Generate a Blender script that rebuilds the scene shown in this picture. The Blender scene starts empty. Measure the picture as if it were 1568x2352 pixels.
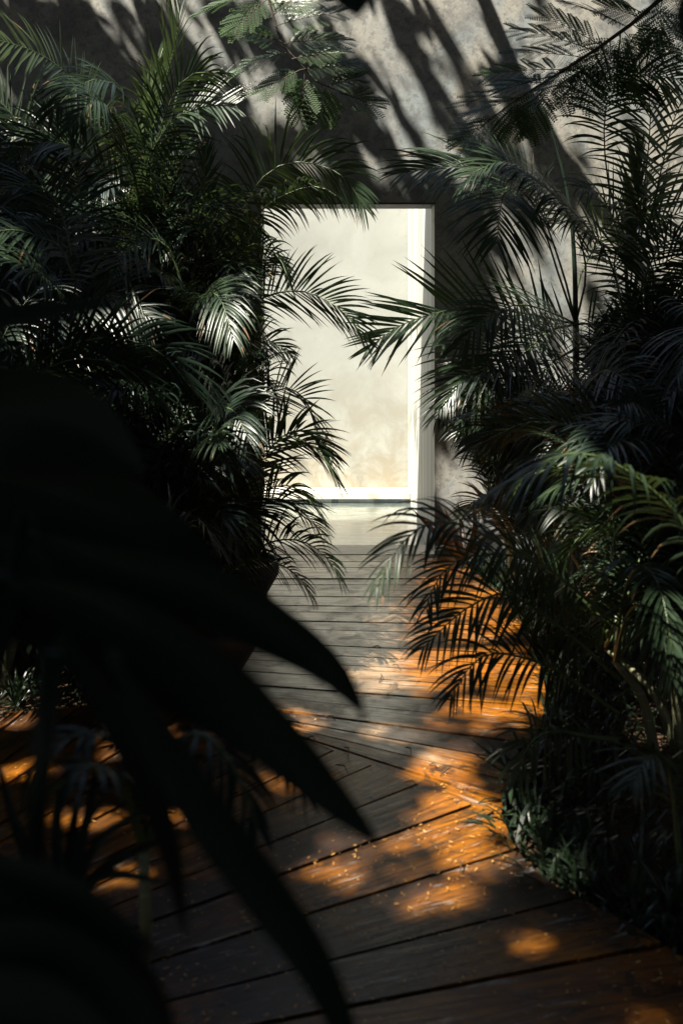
import bpy, bmesh, math, random
import numpy as np
from mathutils import Vector, Matrix

R = math.radians
scn = bpy.context.scene
col = scn.collection

# ------------------------------------------------------------------ camera
FPX, CX, HY, HC = 2200.0, 784.0, 750.0, 1.69      # focal length, centre, horizon (photo scaled to 1568x2352), eye height
cam_d = bpy.data.cameras.new('camera')
cam = bpy.data.objects.new('camera', cam_d); col.objects.link(cam)
cam.location = (0, 0, HC); cam.rotation_euler = (R(90), 0, 0)
cam_d.sensor_fit = 'VERTICAL'; cam_d.sensor_height = 36; cam_d.sensor_width = 24
cam_d.lens = 36 * FPX / 2352
cam_d.shift_y = -(1176 - HY) / 2352
cam_d.clip_start = 0.05; cam_d.clip_end = 500
cam_d.dof.use_dof = True; cam_d.dof.focus_distance = 6.4; cam_d.dof.aperture_fstop = 2.4
scn.camera = cam

# ------------------------------------------------------------------ sun and sky
SD = Vector((0.45, 0.28, -0.85)).normalized()      # the way sunlight travels
sun_d = bpy.data.lights.new('sun', 'SUN'); sun_d.energy = 5.0; sun_d.angle = R(0.53); sun_d.color = (1.0, 0.945, 0.81)
sun = bpy.data.objects.new('sun', sun_d); col.objects.link(sun)
sun.rotation_euler = SD.to_track_quat('-Z', 'Y').to_euler(); sun.location = (-6, -4, 14)
w = bpy.data.worlds.new('World'); scn.world = w; w.use_nodes = True
nt = w.node_tree; nt.nodes.clear()
sky = nt.nodes.new('ShaderNodeTexSky'); sky.sky_type = 'NISHITA'; sky.sun_disc = False
sky.sun_elevation = math.asin(-SD.z); sky.sun_rotation = math.atan2(-SD.x, -SD.y)
bg = nt.nodes.new('ShaderNodeBackground'); bg.inputs[1].default_value = 0.06
wo = nt.nodes.new('ShaderNodeOutputWorld')
hs = nt.nodes.new('ShaderNodeHueSaturation'); hs.inputs['Saturation'].default_value = 0.75
nt.links.new(sky.outputs[0], hs.inputs['Color']); nt.links.new(hs.outputs[0], bg.inputs[0]); nt.links.new(bg.outputs[0], wo.inputs[0])
scn.view_settings.view_transform = 'Standard'; scn.view_settings.look = 'None'
scn.view_settings.exposure = 1.75; scn.view_settings.gamma = 1.0
scn.cycles.max_bounces = 8; scn.cycles.diffuse_bounces = 3; scn.cycles.glossy_bounces = 3
scn.cycles.transmission_bounces = 3; scn.cycles.transparent_max_bounces = 4
scn.cycles.sample_clamp_indirect = 4.0

# ------------------------------------------------------------------ helpers
def P(vx, vy, Y):
    """point at depth Y seen at a place of the 1568x2352 photograph"""
    return Vector(((vx - CX) * Y / FPX, Y, HC - (vy - HY) * Y / FPX))
def to_v(p):
    return (CX + FPX * p[0] / p[1], HY + FPX * (HC - p[2]) / p[1])
def G(vx, vy):
    Y = FPX * HC / (vy - HY)
    return ((vx - CX) * Y / FPX, Y)

def link(name, verts, faces, mats, parent=None, mi=None, smooth=False):
    me = bpy.data.meshes.new(name)
    me.from_pydata([tuple(v) for v in verts] if not isinstance(verts, np.ndarray) else verts.tolist(), [],
                   faces if not isinstance(faces, np.ndarray) else faces.tolist())
    for m in (mats if isinstance(mats, (list, tuple)) else [mats]): me.materials.append(m)
    if mi is not None: me.polygons.foreach_set('material_index', mi)
    if smooth: me.polygons.foreach_set('use_smooth', [True] * len(me.polygons))
    me.update()
    o = bpy.data.objects.new(name, me); col.objects.link(o)
    if parent: o.parent = parent
    return o
def tag(o, label=None, cat=None, group=None, kind=None):
    if label: o['label'] = label
    if cat: o['category'] = cat
    if group: o['group'] = group
    if kind: o['kind'] = kind
    return o
def thing(name, label, cat, loc=(0, 0, 0), group=None):
    o = bpy.data.objects.new(name, None); col.objects.link(o); o.empty_display_size = 0.1
    o.location = (0, 0, 0)
    return tag(o, label, cat, group)

class MB:
    def __init__(s): s.v = []; s.f = []; s.m = []
    def add(s, verts, faces, mi=0):
        n = len(s.v); s.v += [tuple(v) for v in verts]; s.f += [tuple(i + n for i in f) for f in faces]; s.m += [mi] * len(faces)
    def box(s, x0, x1, y0, y1, z0, z1, mi=0):
        s.add([(x0,y0,z0),(x1,y0,z0),(x1,y1,z0),(x0,y1,z0),(x0,y0,z1),(x1,y0,z1),(x1,y1,z1),(x0,y1,z1)],
              [(0,3,2,1),(4,5,6,7),(0,1,5,4),(1,2,6,5),(2,3,7,6),(3,0,4,7)], mi)
    def tube(s, pts, rad, n=6, mi=0):
        pts = [Vector(p) for p in pts]; base = len(s.v); k = len(pts)
        for i, p in enumerate(pts):
            t = (pts[min(i+1, k-1)] - pts[max(i-1, 0)]).normalized()
            a = t.cross(Vector((0.31, 0.84, 0.44))).normalized(); b = t.cross(a)
            r = rad[i] if isinstance(rad, (list, tuple)) else rad
            for j in range(n):
                an = 2*math.pi*j/n; s.v.append(tuple(p + (a*math.cos(an) + b*math.sin(an))*r))
        for i in range(k-1):
            for j in range(n):
                s.f.append((base+i*n+j, base+i*n+(j+1)%n, base+(i+1)*n+(j+1)%n, base+(i+1)*n+j)); s.m.append(mi)
        s.f.append(tuple(base+(k-1)*n+j for j in range(n))); s.m.append(mi)
        s.f.append(tuple(base+j for j in range(n))[::-1]); s.m.append(mi)
    def build(s, name, mats, parent=None, smooth=False): return link(name, s.v, s.f, mats, parent, s.m, smooth)

# ------------------------------------------------------------------ node helpers
def new_mat(name):
    m = bpy.data.materials.new(name); m.use_nodes = True
    t = m.node_tree; b = t.nodes['Principled BSDF']
    return m, t, b
def N(t, typ, **kw):
    n = t.nodes.new(typ)
    for k, v in kw.items():
        if k.startswith('i_'):
            key = k[2:]; key = int(key) if key.isdigit() else key.replace('_', ' ')
            n.inputs[key].default_value = v
        else: setattr(n, k, v)
    return n
def noise(t, vec, scale, detail=4, rough=0.55, dist=0.0):
    n = N(t, 'ShaderNodeTexNoise'); n.inputs['Scale'].default_value = scale; n.inputs['Detail'].default_value = detail
    n.inputs['Roughness'].default_value = rough; n.inputs['Distortion'].default_value = dist
    if vec is not None: t.links.new(vec, n.inputs['Vector'])
    return n.outputs['Fac']
def ramp(t, fac, stops):
    r = N(t, 'ShaderNodeValToRGB'); e = r.color_ramp.elements
    while len(e) < len(stops): e.new(0.5)
    for el, (p, c) in zip(e, stops):
        el.position = p; el.color = (c, c, c, 1) if isinstance(c, (int, float)) else (*c, 1)
    t.links.new(fac, r.inputs[0]); return r.outputs[0]
def mix(t, fac, a, b, mode='MIX'):
    m = N(t, 'ShaderNodeMix', data_type='RGBA', blend_type=mode)
    for key, val in ((0, fac), (6, a), (7, b)):
        if isinstance(val, bpy.types.NodeSocket): t.links.new(val, m.inputs[key])
        elif key == 0: m.inputs[0].default_value = val
        else: m.inputs[key].default_value = (*val, 1)
    return m.outputs[2]
def math_(t, op, a, b=0.0, clamp=False):
    m = N(t, 'ShaderNodeMath', operation=op, use_clamp=clamp)
    for k, v in ((0, a), (1, b)):
        if isinstance(v, bpy.types.NodeSocket): t.links.new(v, m.inputs[k])
        else: m.inputs[k].default_value = v
    return m.outputs[0]
def coords(t, scale=(1, 1, 1), rot=(0, 0, 0)):
    tc = N(t, 'ShaderNodeTexCoord'); mp = N(t, 'ShaderNodeMapping')
    mp.inputs['Scale'].default_value = scale; mp.inputs['Rotation'].default_value = rot
    t.links.new(tc.outputs['Object'], mp.inputs[0]); return mp.outputs[0]
def bump(t, b, h, strength, dist=0.01):
    n = N(t, 'ShaderNodeBump'); n.inputs['Strength'].default_value = strength; n.inputs['Distance'].default_value = dist
    t.links.new(h, n.inputs['Height']); t.links.new(n.outputs[0], b.inputs['Normal']); t.links.new(n.outputs[0], b.inputs['Coat Normal'])

# ------------------------------------------------------------------ materials
def m_cement():
    m, t, b = new_mat('polished_cement'); c = coords(t); cs = coords(t, (1, 1, 0.55))
    big = noise(t, cs, 0.9, 5, 0.6, 0.6); med = noise(t, c, 3.2, 6, 0.65, 0.4); fine = noise(t, c, 22, 5, 0.7)
    blue = noise(t, cs, 1.7, 5, 0.65, 0.8); drip = noise(t, coords(t, (9, 9, 0.8)), 1.0, 4, 0.6)
    k = mix(t, ramp(t, big, [(0.38, 0), (0.62, 1)]), (0.33, 0.335, 0.325), (0.43, 0.395, 0.335))
    k = mix(t, ramp(t, blue, [(0.47, 0), (0.62, 0.85)]), k, (0.255, 0.30, 0.32))
    k = mix(t, ramp(t, med, [(0.38, 0.8), (0.52, 0)]), k, (0.17, 0.175, 0.18))
    k = mix(t, ramp(t, med, [(0.58, 0), (0.72, 0.55)]), k, (0.56, 0.53, 0.46))
    k = mix(t, ramp(t, fine, [(0.38, 0.6), (0.5, 0)]), k, (0.14, 0.14, 0.14))
    k = mix(t, ramp(t, drip, [(0.55, 0), (0.75, 0.28)]), k, (0.2, 0.2, 0.205))
    vein = noise(t, c, 7.5, 8, 0.75, 1.2)
    k = mix(t, ramp(t, vein, [(0.475, 0), (0.5, 0.35), (0.525, 0)]), k, (0.15, 0.14, 0.13))
    t.links.new(k, b.inputs['Base Color'])
    t.links.new(ramp(t, med, [(0.3, 0.5), (0.7, 0.75)]), b.inputs['Roughness'])
    bump(t, b, math_(t, 'ADD', fine, med), 0.18, 0.01); return m
def m_white_wall():
    m, t, b = new_mat('pale_stucco'); c = coords(t)
    big = noise(t, c, 1.4, 5, 0.6, 0.5); med = noise(t, c, 5.5, 6, 0.7, 0.3); sep = N(t, 'ShaderNodeSeparateXYZ'); t.links.new(c, sep.inputs[0])
    k = mix(t, ramp(t, big, [(0.35, 0), (0.65, 1)]), (0.41, 0.42, 0.40), (0.33, 0.34, 0.32))
    low = math_(t, 'SUBTRACT', 1.0, math_(t, 'DIVIDE', sep.outputs[2], 1.5, True), True)
    st = math_(t, 'MULTIPLY', ramp(t, noise(t, c, 3.4, 8, 0.72, 0.6), [(0.38, 0.15), (0.58, 1)]), low)
    k = mix(t, math_(t, 'MULTIPLY', st, 0.95), k, (0.25, 0.215, 0.16))
    k = mix(t, ramp(t, med, [(0.56, 0), (0.72, 0.5)]), k, (0.33, 0.30, 0.25))
    t.links.new(k, b.inputs['Base Color']); b.inputs['Roughness'].default_value = 0.85
    bump(t, b, med, 0.15, 0.01); return m
def m_streak_wall():
    m, t, b = new_mat('streaked_white_plaster')
    s1 = noise(t, coords(t, (1, 7, 0.10)), 1.6, 5, 0.62, 0.15); s2 = noise(t, coords(t, (1, 18, 0.25)), 1.2, 4, 0.6)
    k = mix(t, ramp(t, s1, [(0.42, 0), (0.6, 1)]), (0.54, 0.54, 0.50), (0.25, 0.235, 0.19))
    k = mix(t, ramp(t, s2, [(0.5, 0), (0.7, 0.6)]), k, (0.40, 0.41, 0.40))
    t.links.new(k, b.inputs['Base Color']); b.inputs['Roughness'].default_value = 0.6; return m
def m_plain(name, colr, rough=0.6, var=0.25, sc=8, spec=0.5, bmp=0.2):
    m, t, b = new_mat(name); c = coords(t); n = noise(t, c, sc, 5, 0.65)
    k = mix(t, n, tuple(x*(1-var) for x in colr), tuple(min(1, x*(1+var)) for x in colr))
    t.links.new(k, b.inputs['Base Color']); b.inputs['Roughness'].default_value = rough
    b.inputs['Specular IOR Level'].default_value = spec
    bump(t, b, n, bmp, 0.01); return m
def m_wood():
    m, t, b = new_mat('weathered_deck_wood')
    uv = N(t, 'ShaderNodeUVMap'); uv.uv_map = 'plank'
    mp = N(t, 'ShaderNodeMapping'); mp.inputs['Scale'].default_value = (1.3, 16, 1); t.links.new(uv.outputs[0], mp.inputs[0])
    mp2 = N(t, 'ShaderNodeMapping'); mp2.inputs['Scale'].default_value = (4, 70, 1); t.links.new(uv.outputs[0], mp2.inputs[0])
    c = coords(t)
    at = N(t, 'ShaderNodeAttribute'); at.attribute_name = 'board'                   # r: random, g: darkness
    sep = N(t, 'ShaderNodeSeparateColor'); t.links.new(at.outputs['Color'], sep.inputs[0])
    grain = noise(t, mp.outputs[0], 1.0, 7, 0.68, 1.2); fine = noise(t, mp2.outputs[0], 1.0, 4, 0.7, 0.4)
    patch = noise(t, c, 2.6, 6, 0.65, 0.3); scuff = noise(t, mp.outputs[0], 2.2, 8, 0.72, 0.5)
    k = mix(t, ramp(t, grain, [(0.33, 0), (0.68, 1)]), (0.16, 0.046, 0.003), (0.50, 0.185, 0.009))
    k = mix(t, ramp(t, sep.outputs[0], [(0, 0.0), (1, 0.5)]), k, (0.30, 0.09, 0.006))
    # worn grey middle of the walk; doorway sheen is partly painted into its colour
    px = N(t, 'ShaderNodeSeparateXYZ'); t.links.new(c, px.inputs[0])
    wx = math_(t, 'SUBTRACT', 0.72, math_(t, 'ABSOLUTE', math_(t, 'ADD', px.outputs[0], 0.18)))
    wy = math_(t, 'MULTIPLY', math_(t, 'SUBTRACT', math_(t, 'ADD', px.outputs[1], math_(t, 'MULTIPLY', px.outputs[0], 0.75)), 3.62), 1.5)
    wear_sheen = math_(t, 'MINIMUM', math_(t, 'MULTIPLY', wx, 3.2), wy)
    wear_sheen = math_(t, 'ADD', wear_sheen, math_(t, 'MULTIPLY', math_(t, 'SUBTRACT', patch, 0.5), 1.3))
    wear_sheen = math_(t, 'ADD', wear_sheen, math_(t, 'MULTIPLY', math_(t, 'SUBTRACT', scuff, 0.55), 2.2))
    wear_sheen = math_(t, 'ADD', wear_sheen, math_(t, 'MULTIPLY', math_(t, 'SUBTRACT', math_(t, 'FRACT', math_(t, 'MULTIPLY', sep.outputs[0], 3.7)), 0.5), 0.35))
    wear_sheen = ramp(t, wear_sheen, [(0.32, 0), (0.80, 0.84)])
    k = mix(t, wear_sheen, k, mix(t, fine, (0.20, 0.115, 0.058), (0.56, 0.41, 0.26)))
    k = mix(t, 1.0, k, ramp(t, math_(t, 'FRACT', math_(t, 'MULTIPLY', sep.outputs[0], 7.3)), [(0, 0.68), (1, 1.2)]), 'MULTIPLY')
    # damp black stains and pale flaked finish
    stain = math_(t, 'ADD', noise(t, c, 1.5, 5, 0.6, 0.4), math_(t, 'MULTIPLY', sep.outputs[1], 0.25))
    vd = N(t, 'ShaderNodeVectorMath', operation='DISTANCE'); t.links.new(c, vd.inputs[0]); vd.inputs[1].default_value = (-0.12, 2.75, 0)
    stain = math_(t, 'ADD', stain, math_(t, 'MULTIPLY', math_(t, 'SUBTRACT', 0.9, vd.outputs['Value'], True), 0.10))
    k = mix(t, ramp(t, stain, [(0.53, 0), (0.69, 0.94)]), k, (0.018, 0.016, 0.017))
    spot = noise(t, c, 7.5, 7, 0.72, 0.6)
    k = mix(t, ramp(t, spot, [(0.54, 0), (0.62, 0.85)]), k, (0.024, 0.013, 0.008))
    k = mix(t, ramp(t, noise(t, mp.outputs[0], 3.4, 9, 0.8, 1.0), [(0.40, 0.75), (0.52, 0)]), k, (0.03, 0.016, 0.009))
    fl = noise(t, mp.outputs[0], 3.0, 9, 0.75, 0.8)
    fl = math_(t, 'MULTIPLY', ramp(t, fl, [(0.56, 0), (0.62, 1)]), ramp(t, noise(t, c, 3.7, 3, 0.5), [(0.46, 0), (0.58, 0.85)]))
    k = mix(t, fl, k, (0.36, 0.34, 0.31))
    k = mix(t, ramp(t, fine, [(0.34, 0.85), (0.47, 0)]), k, (0.022, 0.010, 0.004))
    k = mix(t, ramp(t, noise(t, mp.outputs[0], 0.7, 8, 0.75, 2.0), [(0.36, 0.7), (0.5, 0)]), k, (0.035, 0.016, 0.007))
    t.links.new(k, b.inputs['Base Color'])
    t.links.new(ramp(t, scuff, [(0.3, 0.24), (0.7, 0.45)]), b.inputs['Roughness'])
    b.inputs['Specular IOR Level'].default_value = 0.36; t.links.new(math_(t, 'MULTIPLY', ramp(t, wear_sheen, [(0, 0.02), (0.8, 1.0)]), math_(t, 'MULTIPLY', ramp(t, spot, [(0.46, 1), (0.60, 0.25)]), ramp(t, fine, [(0.36, 0.35), (0.52, 1)]))), b.inputs['Coat Weight']); b.inputs['Coat Roughness'].default_value = 0.17; b.inputs['Coat IOR'].default_value = 1.75
    bump(t, b, math_(t, 'ADD', grain, fine), 0.35, 0.006); return m
def m_leaf(name, ca, cb, rough=0.38, trans=0.22, tcol=(0.12, 0.22, 0.03), spec=0.5):
    m, t, b = new_mat(name)
    g = N(t, 'ShaderNodeNewGeometry'); oi = N(t, 'ShaderNodeObjectInfo')
    f = math_(t, 'MULTIPLY', math_(t, 'ADD', math_(t, 'MULTIPLY', g.outputs['Random Per Island'], 1.4), math_(t, 'MULTIPLY', oi.outputs['Random'], 0.6)), 0.5)
    k = mix(t, f, ca, cb); n = noise(t, coords(t), 9, 3)
    k = mix(t, ramp(t, n, [(0.3, 0.45), (0.6, 0)]), k, tuple(x*0.5 for x in ca))
    t.links.new(k, b.inputs['Base Color']); b.inputs['Roughness'].default_value = rough
    b.inputs['Specular IOR Level'].default_value = spec
    tr = N(t, 'ShaderNodeBsdfTranslucent'); tr.inputs[0].default_value = (*tcol, 1)
    ms = N(t, 'ShaderNodeMixShader'); ms.inputs[0].default_value = trans
    t.links.new(b.outputs[0], ms.inputs[1]); t.links.new(tr.outputs[0], ms.inputs[2])
    t.links.new(ms.outputs[0], t.nodes['Material Output'].inputs[0]); return m
def m_cane():
    m, t, b = new_mat('ringed_cane'); c = coords(t); s = N(t, 'ShaderNodeSeparateXYZ'); t.links.new(c, s.inputs[0])
    rg = math_(t, 'FRACT', math_(t, 'MULTIPLY', s.outputs[2], 9.0)); n = noise(t, c, 12, 4)
    k = mix(t, n, (0.10, 0.12, 0.05), (0.22, 0.20, 0.12)); k = mix(t, ramp(t, rg, [(0.0, 0.8), (0.1, 0.0)]), k, (0.33, 0.29, 0.2))
    t.links.new(k, b.inputs['Base Color']); b.inputs['Roughness'].default_value = 0.5; return m
def m_soil():
    m, t, b = new_mat('leaf_littered_soil'); c = coords(t); n = noise(t, c, 7, 6, 0.7); n2 = noise(t, c, 60, 5, 0.75)
    k = mix(t, n, (0.05, 0.025, 0.012), (0.13, 0.065, 0.03)); k = mix(t, ramp(t, n2, [(0.5, 0), (0.66, 0.8)]), k, (0.28, 0.16, 0.08))
    k = mix(t, ramp(t, n2, [(0.32, 0.8), (0.45, 0)]), k, (0.015, 0.009, 0.006))
    t.links.new(k, b.inputs['Base Color']); b.inputs['Roughness'].default_value = 0.95; bump(t, b, n2, 0.9, 0.03); return m
def m_water():
    m, t, b = new_mat('pool_water'); c = coords(t, (1.0, 3.5, 1)); n = noise(t, c, 3.2, 5, 0.6, 0.6); n2 = noise(t, c, 0.8, 3)
    k = mix(t, ramp(t, n2, [(0.35, 0), (0.65, 1)]), (0.10, 0.125, 0.115), (0.15, 0.175, 0.16))
    t.links.new(k, b.inputs['Base Color']); b.inputs['Roughness'].default_value = 0.07; b.inputs['IOR'].default_value = 1.6; b.inputs['Coat Weight'].default_value = 1.0; b.inputs['Coat IOR'].default_value = 1.8; b.inputs['Coat Roughness'].default_value = 0.05
    bump(t, b, n, 0.16, 0.03); return m
def m_tile():
    m, t, b = new_mat('mosaic_tile'); c = coords(t, (14, 14, 14))
    v = N(t, 'ShaderNodeTexVoronoi', distance='CHEBYCHEV'); v.inputs['Scale'].default_value = 1.0; v.inputs['Randomness'].default_value = 0.15; t.links.new(c, v.inputs['Vector'])
    k = mix(t, v.outputs['Color'], (0.06, 0.08, 0.10), (0.35, 0.38, 0.38))
    t.links.new(k, b.inputs['Base Color']); b.inputs['Roughness'].default_value = 0.2; return m
M = dict(
    cement=m_cement(), white=m_white_wall(), streak=m_streak_wall(), wood=m_wood(), soil=m_soil(), water=m_water(), tile=m_tile(), cane=m_cane(),
    coping=m_plain('pale_coping', (0.72, 0.68, 0.58), 0.6, 0.1, 6), sill=m_plain('worn_threshold', (0.62, 0.55, 0.44), 0.5, 0.3, 14),
    pot=m_plain('black_pot', (0.02, 0.02, 0.022), 0.55, 0.3, 10), bark=m_plain('tree_bark', (0.08, 0.065, 0.05), 0.9, 0.5, 14, 0.3, 0.6),
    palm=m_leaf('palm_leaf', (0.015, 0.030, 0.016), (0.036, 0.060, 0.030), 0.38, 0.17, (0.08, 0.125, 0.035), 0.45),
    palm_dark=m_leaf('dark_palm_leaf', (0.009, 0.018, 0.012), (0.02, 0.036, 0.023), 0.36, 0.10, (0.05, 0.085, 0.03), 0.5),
    young=m_leaf('young_or_backlit_palm_leaf', (0.05, 0.075, 0.03), (0.09, 0.12, 0.05), 0.38, 0.32, (0.20, 0.25, 0.09)),
    rib=m_plain('palm_midrib', (0.07, 0.10, 0.035), 0.38, 0.3, 20), dry=m_plain('dry_leaf_tip', (0.13, 0.075, 0.032), 0.7, 0.4, 20),
    feather=m_leaf('feathery_leaf', (0.018, 0.042, 0.012), (0.04, 0.085, 0.02), 0.45, 0.16, (0.14, 0.26, 0.03)),
    canopy=m_leaf('canopy_leaf', (0.015, 0.035, 0.01), (0.03, 0.06, 0.015), 0.5, 0.06, (0.05, 0.10, 0.02)),
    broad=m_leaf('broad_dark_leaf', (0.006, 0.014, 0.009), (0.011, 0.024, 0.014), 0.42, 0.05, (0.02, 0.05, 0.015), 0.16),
    soffit_dark=m_plain('darkened_soffit', (0.10, 0.105, 0.11), 0.7, 0.25, 5),
    lance=m_leaf('lance_leaf', (0.010, 0.020, 0.010), (0.026, 0.043, 0.022), 0.36, 0.10, (0.08, 0.14, 0.04)),
    purple=m_leaf('red_brown_strap_leaf', (0.02, 0.015, 0.012), (0.06, 0.025, 0.012), 0.4, 0.15, (0.25, 0.09, 0.015)),
    litter=m_leaf('fallen_leaflet', (0.16, 0.05, 0.006), (0.85, 0.48, 0.13), 0.6, 0.0), twig=m_plain('dry_twig', (0.07, 0.035, 0.018), 0.8, 0.4, 20),
)

# ------------------------------------------------------------------ ground
mb = MB(); mb.add([(-60, -40, -0.07), (60, -40, -0.07), (60, 7.1, -0.07), (-60, 7.1, -0.07)], [(0, 1, 2, 3)])
tag(mb.build('ground', M['soil']), kind='structure')
mb = MB(); mb.add([(-60, 10.4, -0.07), (60, 10.4, -0.07), (60, 90, -0.07), (-60, 90, -0.07)], [(0, 1, 2, 3)])
tag(mb.build('terrain', M['soil']), kind='structure')

# ------------------------------------------------------------------ walls and pool
WY0, WY1, DX0, DX1, DZ, WTOP = 7.12, 7.39, -0.595, 0.702, 2.612, 4.2
gw = thing('garden_wall', 'tall mottled grey cement wall with a tall open doorway', 'wall')
mb = MB()
mb.box(-9, DX0, WY0, WY1, -0.6, WTOP); mb.box(DX1, 9, WY0, WY1, -0.6, WTOP); mb.box(DX0, DX1, WY0, WY1, DZ, WTOP)
o = mb.build('wall', M['cement'], gw)
bm = bmesh.new(); bm.from_mesh(o.data); bmesh.ops.remove_doubles(bm, verts=bm.verts, dist=1e-4)
cp = [f for f in bm.faces if f.normal.x != 0 and abs(f.calc_center_median().z - (DZ + WTOP)/2) < 0.02 and abs(f.normal.x) > .9 and -1 < f.calc_center_median().x < 1]
bmesh.ops.delete(bm, geom=cp, context='FACES')
bm.to_mesh(o.data); bm.free()
mb = MB(); mb.box(DX0 + .002, DX1 - .002, WY0 - 0.01, WY1 + 0.02, -0.35, 0.0); mb.build('threshold', M['sill'], gw)
mb = MB(); mb.box(DX0 + .002, DX1 - .002, WY0 + 0.004, WY1 - 0.004, DZ - 0.014, DZ - 0.001); mb.build('soffit_sheet', M['soffit_dark'], gw)  # added sheet; its dark colour offsets bounce light under the opening
FY = 9.95
bw = MB(); bw.box(-9, 6, FY, FY + 0.3, -0.9, 5.0)
tag(bw.build('courtyard_wall', M['white']), 'sunlit pale stucco wall standing behind the pool', 'wall')
sw = MB(); sw.box(DX1 - 0.012, DX1 - 0.0015, WY0 + 0.006, WY1 + 0.004, 0.001, DZ - 0.016); sw.box(DX1 - 0.012, DX1 + 0.25, WY1 + 0.004, FY - 0.003, -1.0, 4.3)
tag(sw.build('side_wall', M['streak']), 'white streaked plaster wall running back along the pool from the doorway', 'wall')
pool = thing('swimming_pool', 'pale pool seen through the doorway with a dark tile band', 'pool')
mb = MB(); mb.box(-8.9, DX1 - 0.015, 9.61, FY - 0.003, -0.04, 0.017); mb.build('coping', M['coping'], pool)
mb = MB(); mb.box(-8.9, DX1 - 0.015, 9.64, FY - 0.006, -1.0, -0.042); mb.build('tile_band', M['tile'], pool)
mb = MB(); mb.box(-8.9, DX1 - 0.015, WY1 + 0.022, 9.638, -1.0, -0.9); mb.build('basin', M['coping'], pool)
mb = MB(); mb.add([(-8.9, WY1 + 0.0, -0.085), (DX1 - 0.013, WY1 + 0.0, -0.085), (DX1 - 0.013, 9.65, -0.085), (-8.9, 9.65, -0.085)], [(0, 1, 2, 3)])
tag(mb.build('pool_water', M['water']), kind='structure')

# ------------------------------------------------------------------ boardwalk
random.seed(4)
def clip_half(poly, a, b, c):               # keep a*x + b*y <= c
    out = []
    for i in range(len(poly)):
        p, q = poly[i], poly[(i+1) % len(poly)]
        dp, dq = a*p[0] + b*p[1] - c, a*q[0] + b*q[1] - c
        if dp <= 0: out.append(p)
        if dp * dq < 0:
            s = dp / (dp - dq); out.append((p[0] + s*(q[0]-p[0]), p[1] + s*(q[1]-p[1])))
    return out
rng = random.Random(5)
RIGHT = [(0.86, 7.10), (0.93, 6.5), (1.0, 6.1), (1.03, 5.6), (1.01, 5.2), (0.985, 4.7), (0.93, 4.35), (0.86, 4.1), (0.76, 3.9), (0.655, 3.64), (0.585, 3.45), (0.555, 3.30)]
MIT_A, MIT_B = (-0.62, 4.345), (0.555, 3.30)
UPPER = [(-0.75, 7.10)] + RIGHT + [MIT_A, (-0.68, 4.7), (-0.66, 5.4), (-0.62, 6.2)]
LOWER = [MIT_A, MIT_B, (0.56, 3.14), (0.585, 3.02), (0.64, 2.91), (0.72, 2.81), (0.82, 2.71), (0.93, 2.55), (1.3, 2.3), (1.7, 2.1), (1.9, 0.2), (-1.2, 0.2), (-1.25, 1.5), (-1.3, 1.9), (-1.4, 2.25), (-1.6, 2.45), (-1.9, 2.5), (-3.6, 2.4), (-3.6, 4.5), (-2.2, 4.38), (-1.5, 4.19), (-1.0, 4.30)]
deck_v, deck_f, deck_uv, deck_col = [], [], [], []
def plank(poly, org, d, dark):
    if len(poly) < 3: return
    n = len(deck_v); k = len(poly); rnd = rng.random(); off = rng.random()*40
    z = rng.uniform(-0.004, 0.002)
    for zz in (z, z - 0.04):
        for p in poly: deck_v.append((p[0], p[1], zz))
    fs = [tuple(range(n, n+k))] + [(n + i, n + k + i, n + k + (i+1) % k, n + (i+1) % k) for i in range(k)]
    nx, ny = -d[1], d[0]
    for f in fs:
        deck_f.append(f)
        for vi in f:
            x, y, _ = deck_v[vi]; x -= org[0]; y -= org[1]
            deck_uv.append((x*d[0] + y*d[1] + off, x*nx + y*ny + off*0.37)); deck_col.append((rnd, dark, 0, 1))
def strip(outline, p0, a0, p1, a1, gap, dark):
    """board between the line through p0 at angle a0 (far side) and the line through p1 at angle a1 (near side)"""
    d0, d1 = (math.cos(a0), math.sin(a0)), (math.cos(a1), math.sin(a1))
    n0, n1 = (-d0[1], d0[0]), (-d1[1], d1[0])
    poly = clip_half(outline, n0[0], n0[1], n0[0]*p0[0] + n0[1]*p0[1] - gap)
    poly = clip_half(poly, -n1[0], -n1[1], -(n1[0]*p1[0] + n1[1]*p1[1]) - gap)
    am = (a0 + a1)/2
    plank(poly, p0, (math.cos(am), math.sin(am)), dark)
def interp(x, xs, ys): return float(np.interp(x, xs, ys))
ang_y = ([3.73, 3.82, 3.93, 4.05, 4.2, 4.5, 4.9, 5.6, 6.5, 7.2], [-41.6, -36, -29, -21, -15, -10, -8.5, -3, 0.3, 0])
ys = [7.10]
while ys[-1] > 4.3: ys.append(ys[-1] - rng.choice([0.13, 0.15, 0.17, 0.18, 0.2, 0.14]))
ys += [ys[-1] - 0.16]; ys += [4.02, 3.92, 3.825, 3.752]
ys = sorted(set(ys), reverse=True)
for i in range(len(ys) - 1):
    a0, a1 = (R(interp(y, *ang_y)) for y in (ys[i], ys[i+1]))
    strip(UPPER, (0, ys[i]), a0 if i else 0, (0, ys[i+1]), a1, rng.uniform(0.004, 0.008), 0.75 if abs(ys[i] - 4.14) < 0.08 else rng.choice([0, 0, 0, 0.1, 0.2]))
PIV = (-1.85, 1.86); a = 118.0
while a > -22:
    st = rng.choice([3.4, 4.2, 4.8, 5.4, 6.2]); a1 = a - st
    strip(LOWER, PIV, R(a), PIV, R(a1), rng.uniform(0.005, 0.009), rng.choice([0, 0.1, 0.2, 0.35, 0.5]))
    a = a1
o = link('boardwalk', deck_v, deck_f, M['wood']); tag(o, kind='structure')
ul = o.data.uv_layers.new(name='plank'); ul.data.foreach_set('uv', [c for uv in deck_uv for c in uv])
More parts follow.
